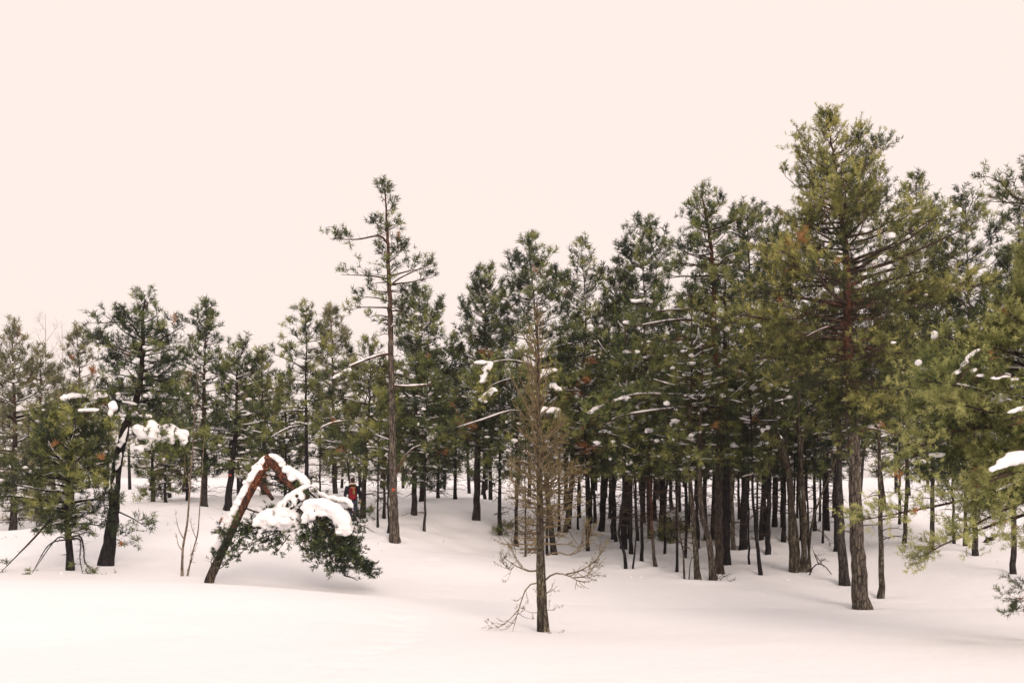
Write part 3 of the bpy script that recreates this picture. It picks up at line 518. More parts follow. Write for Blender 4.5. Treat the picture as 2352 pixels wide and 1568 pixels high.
S(1432, 1262, 15, 700, 1040, 90, 'thick dark stem directly behind the kinked one', seed=57, need='dark', lean=10)
S(1455, 1305, 4, 900, 1050, 50, 'crooked thin sapling stem right of the kinked one', seed=58, mid=[(1458, 1260), (1463, 1200), (1457, 1120)], lean=2)
S(1450, 1270, 9, 760, 1050, 70, 'upright stem just behind the crooked thin sapling', seed=59, need='mid')
S(1474, 1290, 8, 780, 1050, 70, 'brown straight stem third in the front row of the stand', seed=60, need='olive')
S(1504, 1302, 8, 760, 1050, 75, 'reddish stem leaning left in the front row', seed=61, mid=[(1498, 1220), (1493, 1120), (1488, 1000)], lean=-20, orange=(.5, 1.6), bark=M_BARK)
S(1520, 1230, 14, 720, 1050, 85, 'stout dark stem set back behind the reddish leaning stem', seed=62, need='dark')
S(1527, 1272, 6, 800, 1050, 65, 'thin stem with green sprigs low down, near the stout set-back stem', seed=63, limbs=[(1240, [(1545, 1225)], -.3, 2.5, 1.8, 0, {'t0': .1}), (1225, [(1510, 1232)], -.2, 2.5, 1.8, 0, {'t0': .1})])
S(1555, 1310, 6.5, 820, 1050, 60, 'dark thin stem left of the crooked whip in the front row', seed=64, lean=-6)
S(1572, 1328, 4.5, 950, 1060, 35, 'crooked whip-like stem in front of the stand', seed=65, mid=[(1569, 1270), (1562, 1230), (1555, 1180), (1560, 1100)], lean=10, bark=M_BARK)
S(1574, 1280, 7, 760, 1050, 70, 'grey stem just behind the pale stout stem', seed=66, lean=12)
S(1603, 1331, 14, 640, 1040, 85, 'pale grey stout stem at the front of the stand', seed=67, need='mid', mid=[(1595, 1230), (1585, 1080), (1588, 900)], lean=-14, bark=M_BARKL)
S(1637, 1331, 16, 660, 1040, 85, 'stem on a splayed two-toed foot, right of the pale stout stem', seed=68, need='mid', mid=[(1628, 1260), (1612, 1170), (1605, 1050), (1610, 900)], lean=-20, bark=M_BARK)
S(1559, 1174, 11, 700, 1050, 90, 'wide dim stem deep inside the stand, left of centre', seed=69, need='dark')
S(1665, 1294, 26, 560, 1030, 110, 'thickest black trunk in the middle of the stand', seed=70, need='dark', snow=.12)
S(1684, 1256, 10, 700, 1040, 80, 'brown stem leaning behind the thickest black trunk', seed=71, lean=-14, bark=M_BARK)
S(1720, 1294, 5, 860, 1050, 55, 'pencil-thin stem in front of the wide grooved trunk', seed=72)
S(1747, 1318, 9, 760, 1050, 70, 'isolated dark stem leaning left, front right of the stand', seed=73, mid=[(1738, 1240), (1730, 1140), (1727, 1000)], lean=-24)
S(1756, 1230, 9, 740, 1050, 80, 'dim stem set back behind the isolated leaning stem', seed=74, need='dark')
S(1781, 1209, 9, 740, 1050, 80, 'dark stem leaning right, far back on the right of the stand', seed=75, lean=14, need='dark')
S(1797, 1214, 10, 720, 1050, 80, 'upright dark stem far back, beside the clump of grey stems', seed=76, need='dark')
S(1871, 1225, 9, 760, 1040, 75, 'stem just right of the clump of grey stems', seed=77)
S(1890, 1246, 5, 850, 1040, 50, 'thin drooping-footed stem between the grey clump and the tallest pine', seed=78)
S(1898, 1223, 14, 700, 1040, 85, 'broad-footed dark stem between the grey clump and the tallest pine', seed=79, need='dark')
S(1921, 1262, 12, 760, 1040, 75, 'dark stem touching the left of the second reddish trunk', seed=80, need='dark')
S(2066, 1215, 7, 700, 1050, 80, 'thin dark stem in the gap right of the pale slim pine', seed=81)
S(2190, 1250, 7, 800, 1080, 70, 'slim dark stem under the edge pine\'s hanging boughs', seed=82, need='dark')
S(2218, 1262, 9, 800, 1080, 70, 'dark stem of a close pair under the edge pine\'s boughs', seed=83, need='dark')
S(1330, 1190, 8, 720, 1040, 80, 'dim stem at the back, in line with the dead tree\'s longest right bough', seed=84, need='dark')
S(1620, 1200, 9, 700, 1040, 80, 'dim stem at the back between pale stout stem and thickest trunk', seed=85, need='dark')
S(352, 1148, 9, 850, 1100, 60, 'dim small pine between the leaning trunk and the birch, further back', seed=86, side='l', need='mid')
S(380, 1150, 7, 880, 1090, 55, 'slim dim pine just left of the birch, further back', seed=87, side='l')
S(735, 1150, 5, 900, 1050, 50, 'thin stem right of the bare dark lower trunk', seed=88, side='l')
S(430, 1145, 8, 850, 1080, 60, 'brownish pine directly behind the birch', seed=89, side='l', need='brown', snow=.5)
S(655, 1140, 7, 850, 1080, 65, 'soft green pine behind the peak of the bent trunk', seed=90, side='l', need='mid', snow=.4)
rs = np.random.RandomState(4)
_u = 'first second third fourth fifth sixth seventh eighth ninth tenth eleventh twelfth thirteenth fourteenth fifteenth sixteenth seventeenth eighteenth nineteenth'.split()
ORD = _u + ['twentieth'] + ['twenty-' + q for q in _u[:9]] + ['thirtieth'] + ['thirty-' + q for q in _u[:9]] + ['fortieth']
for i in range(40):
    px = 1292 + (1935 - 1292) * (i + rs.uniform(.1, .9)) / 40; py = rs.uniform(1168, 1252)
    S(px, py, rs.uniform(5, 11), rs.uniform(800, 930), rs.uniform(1020, 1060), rs.uniform(50, 75), 'thin black stem deep inside the stand, %s from the left of the inner stems' % ORD[i], seed=200 + i, need='dark', lean=rs.uniform(-16, 16), step=.5, dens=.75, snow=.12, lsnow=.15, stubs=9, group='thin black stems deep inside the stand', tint=.3, n=7)
# --- seedlings
for i, (px, py, hh, lab) in enumerate([(1540, 1246, 62, 'waist-high green seedling pine behind the reddish leaning stem')]):
    T(lab, dr(py), [(px, py), (px + 2, py - hh * .5), (px + 3, py - hh)], 3.5, top=py - hh, bot=py - 8, hw=20, need='mid', seed=150 + i, dens=1.1, step=.13, snow=.25, lsnow=.25, stubs=0, name='young_pine', cat='young pine', sides=6, tint=.45)
for a, k in TREES:
    GROUND_PTS.append((a[2][0][0], a[2][0][1], a[1]))
build_ground()
for a, k in TREES: pine(*a, **k)
print('triangles after pines', TRIS[0])

# ------------------------------------------------------------------ far wood: reads as one pale mass behind the path
def far_wood():
    rng = np.random.RandomState(77)
    tr, wd, sh, sn = Acc(), Acc(), Shoots(), Acc()
    rows = [(rng.uniform(-80, 1080), rng.uniform(56, 84), 1, rng.uniform(830, 990)) for _ in range(34)] + [(rng.uniform(1080, 2450), rng.uniform(47, 80), 0, rng.uniform(760, 940)) for _ in range(44)]
    for px, d, left, top in rows:
        b = P(px, 1130, d); b[2] = g1(b[0], d); tp = P(px + rng.normal(0, 12), top, d); H = tp[2] - b[2]
        path = spline([b - UP * .3, b + (tp - b) * .5 + np.array([rng.normal(0, .15), 0, 0]), tp], 8)
        tube(tr, path, np.linspace(.13, .02, 8), 5, a=np.linspace(0, .6, 8)); k = d / 27
        lo = .16 if left else .36
        for _ in range(30 if left else 18):
            u = lo + (1 - lo) * rng.uniform() ** .9; a = b + (tp - b) * u; ph = rng.uniform(0, 6.28); Rr = (1.05 - .85 * (u - lo) / (1 - lo)) * rng.uniform(.6, 1.5) * .95
            e = a + np.array([math.cos(ph) * Rr, math.sin(ph) * Rr, Rr * rng.uniform(-.2, .4)])
            pth = limb_path(rng, a, e, n=4); limb(wd, sh, pth, .02, rng, dens=1.0, t0=.2, tint=rng.uniform(.3, .7), bare=.2, k=k, sides=3)
            for _q in range(rng.poisson(1.0)):
                sz = rng.uniform(.07, .2); blob(sn, pth[rng.randint(1, 4)] + np.array([rng.normal(0, .15), rng.normal(0, .15), .1]), (sz * 1.6, sz, sz * .6), rng, .15, ICO1)
    root = thing('far_wood', (0, 60, g1(0, 60)), 'distant snow-dusted pine wood closing the view behind the clearing', 'wood'); root['kind'] = 'stuff'
    org = np.array(root.location)
    for nm, ac, mt in (('trunk', tr, M_BARKD), ('twigs', wd, M_TWIGD), ('crown', needles(sh, rng, n=7, L=.3, nl=.24, nw=.055), NEED['pale']), ('snow', sn, M_LOAD)):
        o = build(nm, ac, mt, root, org, smooth=nm != 'crown'); o['kind'] = 'stuff'
far_wood()

# ------------------------------------------------------------------ heavy snow lying on single boughs
def snow_load(root, org, d, blobs, voxel=.03, seed=0, name='snow_clump', sm=11, bough=None, poke=True):
    rng = np.random.RandomState(seed); acc = Acc(); ppm = F / d; V, Tt = ICO3
    def put(c, r, tilt):
        ph = rng.uniform(0, 6.28, 3); W = V * (1 + .06 * (np.sin(V[:, :1] * 5 + ph[0]) + np.sin(V[:, 1:2] * 6 + ph[1]) + np.sin(V[:, 2:] * 5 + ph[2]))) * r
        c_, s_ = math.cos(tilt), math.sin(tilt); acc.add(np.stack([W[:, 0] * c_ + W[:, 2] * s_, W[:, 1], -W[:, 0] * s_ + W[:, 2] * c_], -1) + c, Tt)
    low = []
    for q in blobs:
        px, py, rx, ry = q[:4]; dd = q[4] if len(q) > 4 else 0.; tilt = q[5] if len(q) > 5 else 0.
        r = np.array([rx, min(rx, max(ry, 8)) * .9, ry]) / ppm; c = P(px, py, d) + np.array([0, dd, 0]); put(c, r * .9, tilt)
        for _ in range(3):      # knobbly lower rim where the snow has settled round the twigs
            f_ = rng.uniform(0, 6.28); u = np.array([math.cos(f_) * rng.uniform(.5, 1), -rng.uniform(0, .8), -rng.uniform(-.2, .75)]); c_, s_ = math.cos(tilt), math.sin(tilt); o = u * r
            put(c + np.array([o[0] * c_ + o[2] * s_, o[1], -o[0] * s_ + o[2] * c_]), r.mean() * rng.uniform(.25, .5) * np.array([1.1, 1, .8]), 0)
        low.append(c - np.array([0, 0, r[2] * .8]))
    me = fuse(acc, voxel, sm); me.transform(__import__('mathutils').Matrix.Translation(-Vector(org)))
    if bough:
        wd, sh = Acc(), Shoots()
        low = np.array(low); low = np.vstack([low, low[-1:] + [.15, -.05, -.08]]) if len(low) < 2 else low
        for i_ in range(3): limb(wd, sh, spline(low + rng.normal(0, .04, 3) + (np.array([0, .14, -.13]) if i_ or not poke else np.array([0, 0, .0])), 8), .012, rng, dens=1.7, t0=.0, tint=rng.uniform(.4, .7), bare=.1, k=.9 * d / 27, flat=.5, twl=.8)
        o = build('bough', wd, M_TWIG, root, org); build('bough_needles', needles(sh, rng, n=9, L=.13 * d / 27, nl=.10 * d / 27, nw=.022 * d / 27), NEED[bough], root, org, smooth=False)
    return link(name, me, M_LOAD, root)
r_, o_ = ROOTS[3]
snow_load(r_, o_, 27.9, [(318, 985, 18, 14), (335, 995, 24, 18), (350, 1012, 15, 22), (330, 1028, 22, 9), (360, 985, 26, 14), (388, 983, 26, 12), (400, 998, 20, 14), (417, 992, 20, 9), (422, 1012, 9, 20, 0, .3), (395, 1010, 9, 14), (371, 1005, 14, 14), (348, 970, 14, 8)], .03, 1, bough='dark', poke=False)
snow_load(r_, o_, 28.5, [(272, 1060, 6, 26, 0, .3), (284, 1005, 6, 28, 0, .35), (262, 1110, 4, 22, 0, .2)], .025, 2)
snow_load(r_, o_, 28.5, [(300, 925, 18, 5, 0, .25), (335, 955, 18, 6), (310, 950, 10, 8)], .025, 3, bough='dark')
r_, o_ = ROOTS[4]
snow_load(r_, o_, 27.4, [(150, 914, 14, 8), (170, 908, 22, 8), (188, 908, 12, 6)], .025, 4, bough='mid')
snow_load(r_, o_, 27.6, [(212, 912, 14, 7), (232, 906, 18, 9)], .025, 5, bough='mid')
snow_load(r_, o_, 27.2, [(260, 932, 12, 14, 0, -.4), (255, 948, 8, 12)], .025, 6, bough='mid')
snow_load(r_, o_, 27.3, [(215, 942, 24, 5, -.2), (195, 944, 12, 4)], .025, 61, bough='mid')
r_, o_ = ROOTS[22]
snow_load(r_, o_, 33.9, [(1105, 832, 20, 6), (1122, 845, 9, 20, 0, .5), (1112, 868, 10, 16, 0, .5)], .03, 7, bough='olive', poke=False)
snow_load(r_, o_, 33.5, [(1120, 905, 16, 9, 0, -.6), (1108, 918, 12, 8), (1132, 895, 10, 7)], .03, 8, bough='olive', poke=False)
snow_load(r_, o_, 33.5, [(1250, 858, 14, 12, 0, -.5), (1235, 872, 12, 10), (1268, 850, 16, 6), (1225, 880, 10, 8)], .03, 9, bough='olive', poke=False)
snow_load(r_, o_, 33.5, [(1270, 885, 12, 8), (1282, 893, 10, 7)], .03, 10, bough='olive', poke=False)
snow_load(r_, o_, 33.5, [(1250, 940, 16, 8), (1272, 942, 18, 9), (1280, 955, 8, 10), (1240, 948, 8, 12)], .03, 11, bough='olive', poke=False)
r_, o_ = ROOTS[7]
snow_load(r_, o_, 30.3, [(1470, 690, 18, 5, 0, -.2), (1492, 690, 12, 6, 0, .5), (1450, 690, 12, 5)], .03, 13, bough='dark')
snow_load(r_, o_, 30.0, [(1375, 935, 22, 6, 0, -.3), (1405, 922, 22, 7, 0, -.2), (1435, 914, 18, 7), (1355, 946, 12, 5)], .03, 14, bough='dark')
snow_load(r_, o_, 30.3, [(1440, 740, 12, 6), (1438, 808, 14, 6), (1462, 808, 8, 6)], .03, 15, bough='dark')
snow_load(r_, o_, 30.4, [(1660, 830, 14, 6, 0, -.6), (1675, 842, 16, 5), (1690, 850, 18, 5, 0, .2)], .03, 16, bough='dark')
r_, o_ = ROOTS[5]
snow_load(r_, o_, 15.0, [(2285, 1074, 20, 8, 0, -.35), (2312, 1060, 28, 14, 0, -.25), (2340, 1050, 34, 18), (2372, 1050, 34, 20)], .02, 18, bough='fresh', poke=False)
snow_load(r_, o_, 15.4, [(2198, 854, 15, 6, 0, -.5), (2214, 836, 14, 7, 0, -.7), (2228, 816, 15, 6, 0, -.6), (2242, 806, 10, 5, 0, -.5)], .016, 19, bough='fresh')
snow_load(r_, o_, 15.5, [(2236, 850, 10, 6, 0, -.4), (2252, 862, 13, 5), (2262, 845, 9, 5)], .016, 20, bough='fresh')
snow_load(r_, o_, 15.4, [(2286, 868, 14, 5), (2310, 862, 15, 6, 0, -.2), (2332, 870, 12, 5)], .016, 21, bough='fresh')
snow_load(r_, o_, 15.3, [(2328, 944, 18, 6, 0, -.2), (2352, 938, 20, 8)], .016, 22, bough='fresh')
r_, o_ = ROOTS[2]
snow_load(r_, o_, 33.4, [(775, 862, 16, 5, 0, -.5), (795, 850, 14, 5, 0, -.4)], .03, 24, bough='mid')
r_, o_ = ROOTS[20]
snow_load(r_, o_, 36.4, [(990, 1005, 12, 8), (1001, 998, 6, 8)], .03, 25, bough='dark')

# ------------------------------------------------------------------ the pine that snapped over under its snow
def bent_pine():
    rng = np.random.RandomState(5); d = 26; ppm = F / d
    b = P(483, 1330, d); b[2] = g1(b[0], b[1])
    root = thing('bent_pine', b, 'snapped pine bent into an arch, its orange trunk and fallen top heaped with snow', 'pine tree')
    pp = lambda l, dd=0.: np.array([P(x, y, d) + np.array([0, dd * i / max(len(l) - 1, 1), 0]) for i, (x, y) in enumerate(l)])
    ta = Acc(); pts = pp([(475, 1350), (484, 1325), (505, 1278), (535, 1215), (565, 1150), (594, 1096), (608, 1072), (619, 1054)]); pts[0][2] = b[2] - .25
    tp = spline(pts, 34); w = np.interp(np.linspace(0, 1, 34), [0, .1, .5, .85, 1], [19, 15, 12, 12, 11]) / ppm
    tube(ta, tp, w * .7, 14, a=np.clip(np.linspace(-.9, 1.7, 34), 0, 1), rough=.05, rng=rng)
    sp = Acc()
    for _ in range(60):     # torn splinters round the break
        a = tp[rng.randint(25, 34)] + rng.normal(0, .05, 3); e = a + np.array([rng.normal(0, .11), -rng.uniform(0, .12), rng.uniform(-.12, .16)])
        tube(sp, spline([a, e], 3), [.014, .009, .002], 4, a=1.)
    tk = build('trunk', ta, M_BARKR, root, b)
    build('splinters', sp, make_plain('torn_wood', (.40, .19, .095), .9, .5), tk, b)
    fa = Acc(); q = spline(pp([(612, 1050), (632, 1068), (652, 1094), (672, 1114), (705, 1150), (760, 1215), (815, 1285)], -.6), 26)
    tube(fa, q, np.interp(np.linspace(0, 1, 26), [0, .2, .4, 1], [9.5, 8.5, 5, 1.5]) / ppm, 10, a=np.linspace(1, .3, 26), rough=.05, rng=rng)
    build('fallen_top', fa, M_BARKR, root, b)
    ba = Acc(); tube(ba, spline(pp([(596, 1108), (612, 1122), (633, 1146)], -.3), 7), np.linspace(7, 4.5, 7) / ppm, 9, a=.9, rough=.08, rng=rng); build('branch_stub', ba, M_BARKR, tk, b)
    wd, sh = Acc(), Shoots()
    L = [([(690, 1150), (630, 1198), (570, 1220), (528, 1262)], -.5, 1.5), ([(690, 1165), (650, 1215), (600, 1240), (560, 1275)], -.8, 1.6), ([(700, 1175), (672, 1225), (650, 1262)], -.6, 1.6), ([(680, 1160), (610, 1205), (545, 1232)], .2, 1.5), ([(690, 1175), (640, 1222), (605, 1262)], .2, 1.6), ([(640, 1190), (580, 1212), (530, 1225)], -.6, 1.5),
         ([(705, 1150), (765, 1205), (815, 1262), (858, 1312)], -.7, 3), ([(705, 1165), (745, 1235), (790, 1300)], -.9, 3), ([(715, 1155), (770, 1200), (812, 1240)], -.3, 3), ([(695, 1175), (715, 1240), (745, 1290)], -.6, 3), ([(720, 1180), (760, 1240), (805, 1290), (835, 1308)], .1, 3), ([(720, 1180), (780, 1230), (828, 1290)], -1.1, 3), ([(700, 1170), (720, 1215), (750, 1250)], -1.1, 3), ([(730, 1190), (770, 1260), (775, 1305)], -.3, 3),
         ([(795, 1168), (822, 1178), (846, 1182)], .1, 1.3), ([(800, 1165), (815, 1185), (824, 1215)], .1, 1.6), ([(665, 1110), (700, 1135), (715, 1130)], -.3, 1.6), ([(640, 1080), (650, 1100), (690, 1112)], .3, 2.4), ([(660, 1130), (690, 1150), (665, 1165)], -.3, 2.0), ([(560, 1165), (600, 1180), (640, 1175)], .5, .8), ([(705, 1125), (735, 1160), (690, 1180)], .3, 2.2),
         ([(512, 1262), (520, 1235), (508, 1205)], -.2, .8), ([(500, 1285), (505, 1262), (522, 1250)], -.25, 1.4), ([(490, 1310), (488, 1288), (500, 1275)], -.25, 1.8), ([(505, 1280), (540, 1262), (570, 1258)], -.2, 1.3), ([(490, 1312), (515, 1300), (530, 1285)], -.3, 1.3), ([(612, 1090), (640, 1098), (668, 1120)], .35, 2.2), ([(610, 1110), (645, 1118), (680, 1135)], .4, 2.0)]
    for l, dd, den in L: limb(wd, sh, spline(pp(l, dd), 8), .022, rng, dens=den * 1.25, t0=.15, tint=rng.uniform(.2, .5), twl=.75, bare=.15, k=.9, a=.3, flat=.6) if l[0][0] > 515 else limb(wd, sh, spline(pp(l, dd), 8), .012, rng, dens=den, t0=.15, tint=.35, twl=.4, bare=.1, k=.9, a=.3)
    limb(wd, None, spline(pp([(790, 1320), (812, 1325), (826, 1330)], -.3), 6), .02, rng, dens=.3, bare=.6)
    limb(wd, None, spline(pp([(820, 1205), (840, 1210), (860, 1222)], 0), 6), .012, rng, dens=.6, bare=.5)
    o = build('twigs', wd, M_TWIG, root, b); o['kind'] = 'stuff'
    build('crown', needles(sh, rng, n=11, L=.11, nl=.085, nw=.02), NEED['dark'], root, b, smooth=False)
    sl = []
    for x, y in spline(np.array([(492, 1270, 0), (515, 1225, 0), (548, 1150, 0), (580, 1092, 0), (600, 1064, 0)]), 16)[:, :2]: sl.append((x, y, 9.5, 20, 0, .45))
    sl += [(612, 1054, 14, 10), (626, 1051, 18, 11), (638, 1056, 14, 11), (648, 1066, 10, 10)]
    snow_load(root, b, d, sl, .022, 31)
    snow_load(root, b, d - .25, [(660, 1078, 14, 11), (675, 1085, 16, 11, 0, .4), (692, 1096, 18, 11, 0, .5), (703, 1108, 12, 11), (668, 1098, 10, 12)], .025, 32)
    snow_load(root, b, d - .4, [(700, 1118, 20, 7, 0, -.3), (682, 1128, 20, 8, 0, -.4), (662, 1142, 16, 9, 0, -.7), (648, 1158, 12, 11), (676, 1152, 8, 14), (694, 1140, 9, 12)], .025, 33)
    snow_load(root, b, d - .5, [(598, 1196, 20, 15), (618, 1186, 30, 21), (645, 1184, 34, 23), (668, 1194, 28, 24), (640, 1204, 38, 15), (612, 1212, 12, 9), (655, 1216, 9, 14), (675, 1228, 8, 16), (684, 1205, 12, 12)], .026, 34)
    snow_load(root, b, d - .8, [(702, 1166, 16, 10), (722, 1156, 28, 15), (748, 1160, 32, 18, 0, .3), (768, 1172, 30, 21, 0, .5), (786, 1192, 24, 25, 0, .8), (794, 1212, 14, 22), (781, 1218, 14, 14), (714, 1182, 12, 16), (700, 1190, 9, 15), (738, 1176, 14, 12)], .026, 35)
    snow_load(root, b, d - .1, [(722, 1126, 14, 6, 0, .4), (742, 1136, 18, 7, 0, .4), (765, 1143, 20, 8, 0, .2), (788, 1148, 18, 9), (803, 1158, 10, 9)], .025, 36)
bent_pine()

# ------------------------------------------------------------------ leafless things
def twig_tree(name, label, cat, d, stems, twigs, mat, tmat, seed=0, group=None, tw=.4, brown=None, trunk_name='trunk', need='brown', fork=True):
    """stems: list of (points, base width px, tip width px); twigs: list of (points, width px, density, depth offset)"""
    rng = np.random.RandomState(seed); ppm = F / d; b = P(*stems[0][0][0], d); b[2] = g1(b[0], b[1]); root = thing(name, b, label, cat, group)
    for i, (pts, w0, w1) in enumerate(stems):
        ac = Acc(); p = [P(x, y, d) + np.array([0, .12 * i * (j > 0), 0]) for j, (x, y) in enumerate(pts)]; p[0][2] = min(p[0][2], g1(p[0][0], p[0][1])) - .12
        n = max(10, int(np.linalg.norm(p[-1] - p[0]) / .16)); q = spline(p, n); hz = np.linspace(0, 1, n)
        tube(ac, q, np.maximum((w0 + (w1 - w0) * hz ** .8) / ppm / 2, .003) * (1 + .25 * np.exp(-hz * 18)), 12 if w0 > 12 else 6, a=hz * .5, rough=.05, rng=rng); build(trunk_name, ac, mat, root, b)
    wd, sh = Acc(), Shoots()
    for pts, w, den, dd in twigs:
        p = np.array([P(x, y, d) + np.array([0, dd * j / (len(pts) - 1), 0]) for j, (x, y) in enumerate(pts)]); q = spline(p, 8)
        spray(wd, q, w / ppm / 2, rng, den, tw, sh if brown else None)
    o = build('branches', wd, tmat, root, b)
    if o: o['kind'] = 'stuff'
    if brown: build('crown', needles(sh, rng, n=4, L=.10, nl=.06, nw=.011), NEED[need], root, b, smooth=False)
    return root, b
def spray(acc, path, r, rng, den=1., tw=.4, sh=None, lev=2, up=.35, brown=.26):
    n = len(path); t = np.linspace(0, 1, n); tube(acc, path, r * (1 - t) ** .8 + .0025, 5 if r > .008 else 3, rough=.04, rng=rng)
    ln = np.linalg.norm(np.diff(path, axis=0), axis=1).sum(); m = rng.poisson(den * (1.5 + 7 * ln)); tn = nrm(np.gradient(path, axis=0))
    for _ in range(m):
        u = rng.uniform(.15, 1); a = np.array([np.interp(u, t, path[:, c]) for c in range(3)]); dv = np.array([np.interp(u, t, tn[:, c]) for c in range(3)])
        l = tw * rng.uniform(.4, 1.1) * (1.2 - u * .6) * min(1, ln / .6 + .25)
        e = a + nrm(dv * .8 + rng.normal(size=3) * .55 + UP * up) * l
        q = limb_path(rng, a, e, bow=-.12, n=4, wig=.06)
        if lev > 1: spray(acc, q, r * .35, rng, den * .8, tw * .55, sh, lev - 1, up, brown)
        else:
            w = nrm(np.cross(e - a, rng.normal(size=3))) * .0052; acc.add([a - w, a + w, q[2] + w * .5, q[2] - w * .5, e], tris=[[3, 2, 4]], quads=[[0, 1, 2, 3]])
        if sh is not None and rng.uniform() < brown: sh.add(q[1:], np.repeat(nrm(e - a)[None], 3, 0), rng.uniform(.2, .8), 0.)

def dead_tree():
    rng = np.random.RandomState(9)
    tw = [([(1240, 1337), (1212, 1345), (1195, 1385), (1182, 1430), (1174, 1458)], 3.2, .45, -.2), ([(1190, 1400), (1165, 1425), (1140, 1438)], 2, 1., -.3), ([(1186, 1415), (1168, 1440), (1150, 1444)], 1.6, .9, -.1),
          ([(1252, 1332), (1272, 1316), (1300, 1318), (1330, 1332), (1352, 1328)], 4, .7, -.3), ([(1300, 1318), (1330, 1310), (1362, 1290), (1382, 1262)], 3.5, 1.6, -.2), ([(1320, 1326), (1348, 1322), (1366, 1300)], 3, 1.6, .2),
          ([(1255, 1275), (1280, 1268), (1310, 1275), (1345, 1260), (1362, 1245)], 3.6, .8, .3), ([(1310, 1275), (1335, 1250), (1345, 1215)], 2.5, 1.5, .1), ([(1325, 1268), (1352, 1240), (1362, 1212)], 2.5, 1.5, .3),
          ([(1238, 1308), (1215, 1312), (1180, 1298), (1155, 1280)], 4, 1.0, .3), ([(1200, 1300), (1185, 1280), (1178, 1262)], 2, 1., 0), ([(1180, 1300), (1170, 1310), (1150, 1290)], 2, 1.2, .4),
          ([(1252, 1365), (1266, 1350), (1268, 1335)], 2, .6, -.2), ([(1250, 1440), (1262, 1450), (1272, 1458)], 3, 1, -.2), ([(1244, 1370), (1230, 1365)], 2, .5, -.2), ([(1246, 1402), (1225, 1405), (1205, 1398)], 1.6, .6, -.2), ([(1250, 1400), (1275, 1402)], 1.4, .6, .1)]
    prof = [(690, 6), (720, 22), (760, 40), (800, 46), (850, 55), (900, 42), (950, 58), (1000, 72), (1050, 84), (1100, 88), (1150, 86), (1200, 70), (1245, 75), (1270, 50)]
    ys = np.array([p[0] for p in prof]); ws = np.array([p[1] for p in prof])
    for i in range(120):
        y = 700 + 570 * ((i + rng.uniform()) / 120) ** .9; hw = np.interp(y, ys, ws) * rng.uniform(.5, 1.25); f_ = rng.uniform(0, 6.28); c, s_ = math.cos(f_), math.sin(f_)
        asc = np.interp(y, [700, 900, 1050, 1250], [2.0, 1.3, .5, .0]) * rng.uniform(.6, 1.3); tx = 1236 + (y - 850) * .011
        tw.append(([(tx, min(y + hw * asc, 1285)), (tx + c * hw * .45, y + hw * asc * .62), (tx + c * hw, y)], np.interp(y, [700, 1000, 1250], [3.0, 5.0, 4.6]), np.interp(y, [700, 950, 1050, 1150, 1260], [.4, .55, 1.3, 1.3, .8]), s_ * hw / (F / 19)))
    root, b = twig_tree('dead_tree', 'bare dead conifer with lichen-spotted trunk, alone in front on open snow', 'dead tree', 19,
        [([(1249, 1463), (1246, 1400), (1242, 1300), (1240, 1150), (1238, 1000), (1236, 850), (1233, 690)], 28, 2)], tw, M_BARKL, M_TAN, 9, tw=.44, brown=True)
    snow_load(root, b, 18.9, [(1240, 1210, 8, 5), (1160, 1137, 12, 5)], .015, 40) if False else None
dead_tree()
twig_tree('birch_tree', 'young two-stemmed birch with tan bark beside the leaning dark pine', 'birch tree', 27,
    [([(418, 1319), (420, 1260), (430, 1200), (436, 1120), (444, 1000), (450, 900), (454, 860)], 6.5, 1.5), ([(428, 1319), (440, 1265), (450, 1230), (454, 1190), (460, 1100), (464, 1030), (466, 1000)], 4, 1.2)],
    [([(424, 1240), (412, 1215), (406, 1180)], 2, .8, -.1), ([(420, 1265), (408, 1250), (402, 1225)], 2, .8, .1), ([(436, 1275), (446, 1262), (450, 1245)], 1.5, .8, .1), ([(445, 1000), (456, 980), (458, 950)], 1.5, .5, 0), ([(450, 1235), (440, 1210), (438, 1190)], 1.5, .6, 0), ([(436, 1110), (426, 1080), (424, 1050)], 1.5, .5, 0), ([(430, 1310), (440, 1290), (446, 1270)], 1.2, .9, 0)], M_BIRCH, M_TAN, 21, tw=.22, trunk_name='stem')
twig_tree('grey_alder', 'clump of crooked grey stems rising from one dark foot, left of the tallest pine', 'tree', 31,
    [([(1824, 1284), (1818, 1180), (1812, 1100), (1800, 1040), (1775, 965), (1750, 890)], 22, 5), ([(1846, 1299), (1850, 1180), (1842, 1060), (1836, 960), (1842, 860), (1838, 800)], 14, 4), ([(1838, 1298), (1832, 1200), (1812, 1090), (1790, 1010), (1782, 930)], 10, 4),
     ([(1854, 1293), (1872, 1210), (1890, 1150), (1912, 1095), (1930, 1050)], 7, 3), ([(1850, 1298), (1846, 1120), (1855, 1000), (1875, 940), (1915, 895), (1930, 870)], 10, 4), ([(1862, 1296), (1866, 1200), (1856, 1100), (1858, 1010), (1890, 940)], 7, 3), ([(1832, 1292), (1828, 1240), (1836, 1130), (1818, 1000), (1815, 900)], 8, 3)],
    [([(1850, 1010), (1830, 985), (1820, 940)], 3, .8, .2), ([(1840, 900), (1825, 870), (1815, 830)], 3, 1, 0), ([(1842, 860), (1856, 830), (1866, 790)], 3, 1, 0), ([(1800, 1050), (1780, 1020), (1770, 990)], 2.5, .8, .1), ([(1895, 920), (1905, 880), (1900, 840)], 2.5, 1, 0), ([(1870, 1210), (1895, 1230), (1905, 1255)], 2.5, .8, -.2), ([(1870, 1270), (1880, 1285), (1888, 1300)], 2, 1, -.2), ([(1820, 1280), (1812, 1250), (1790, 1215)], 2, .8, -.3)], M_BARKL, M_TWIG, 22, tw=.4, trunk_name='stem')
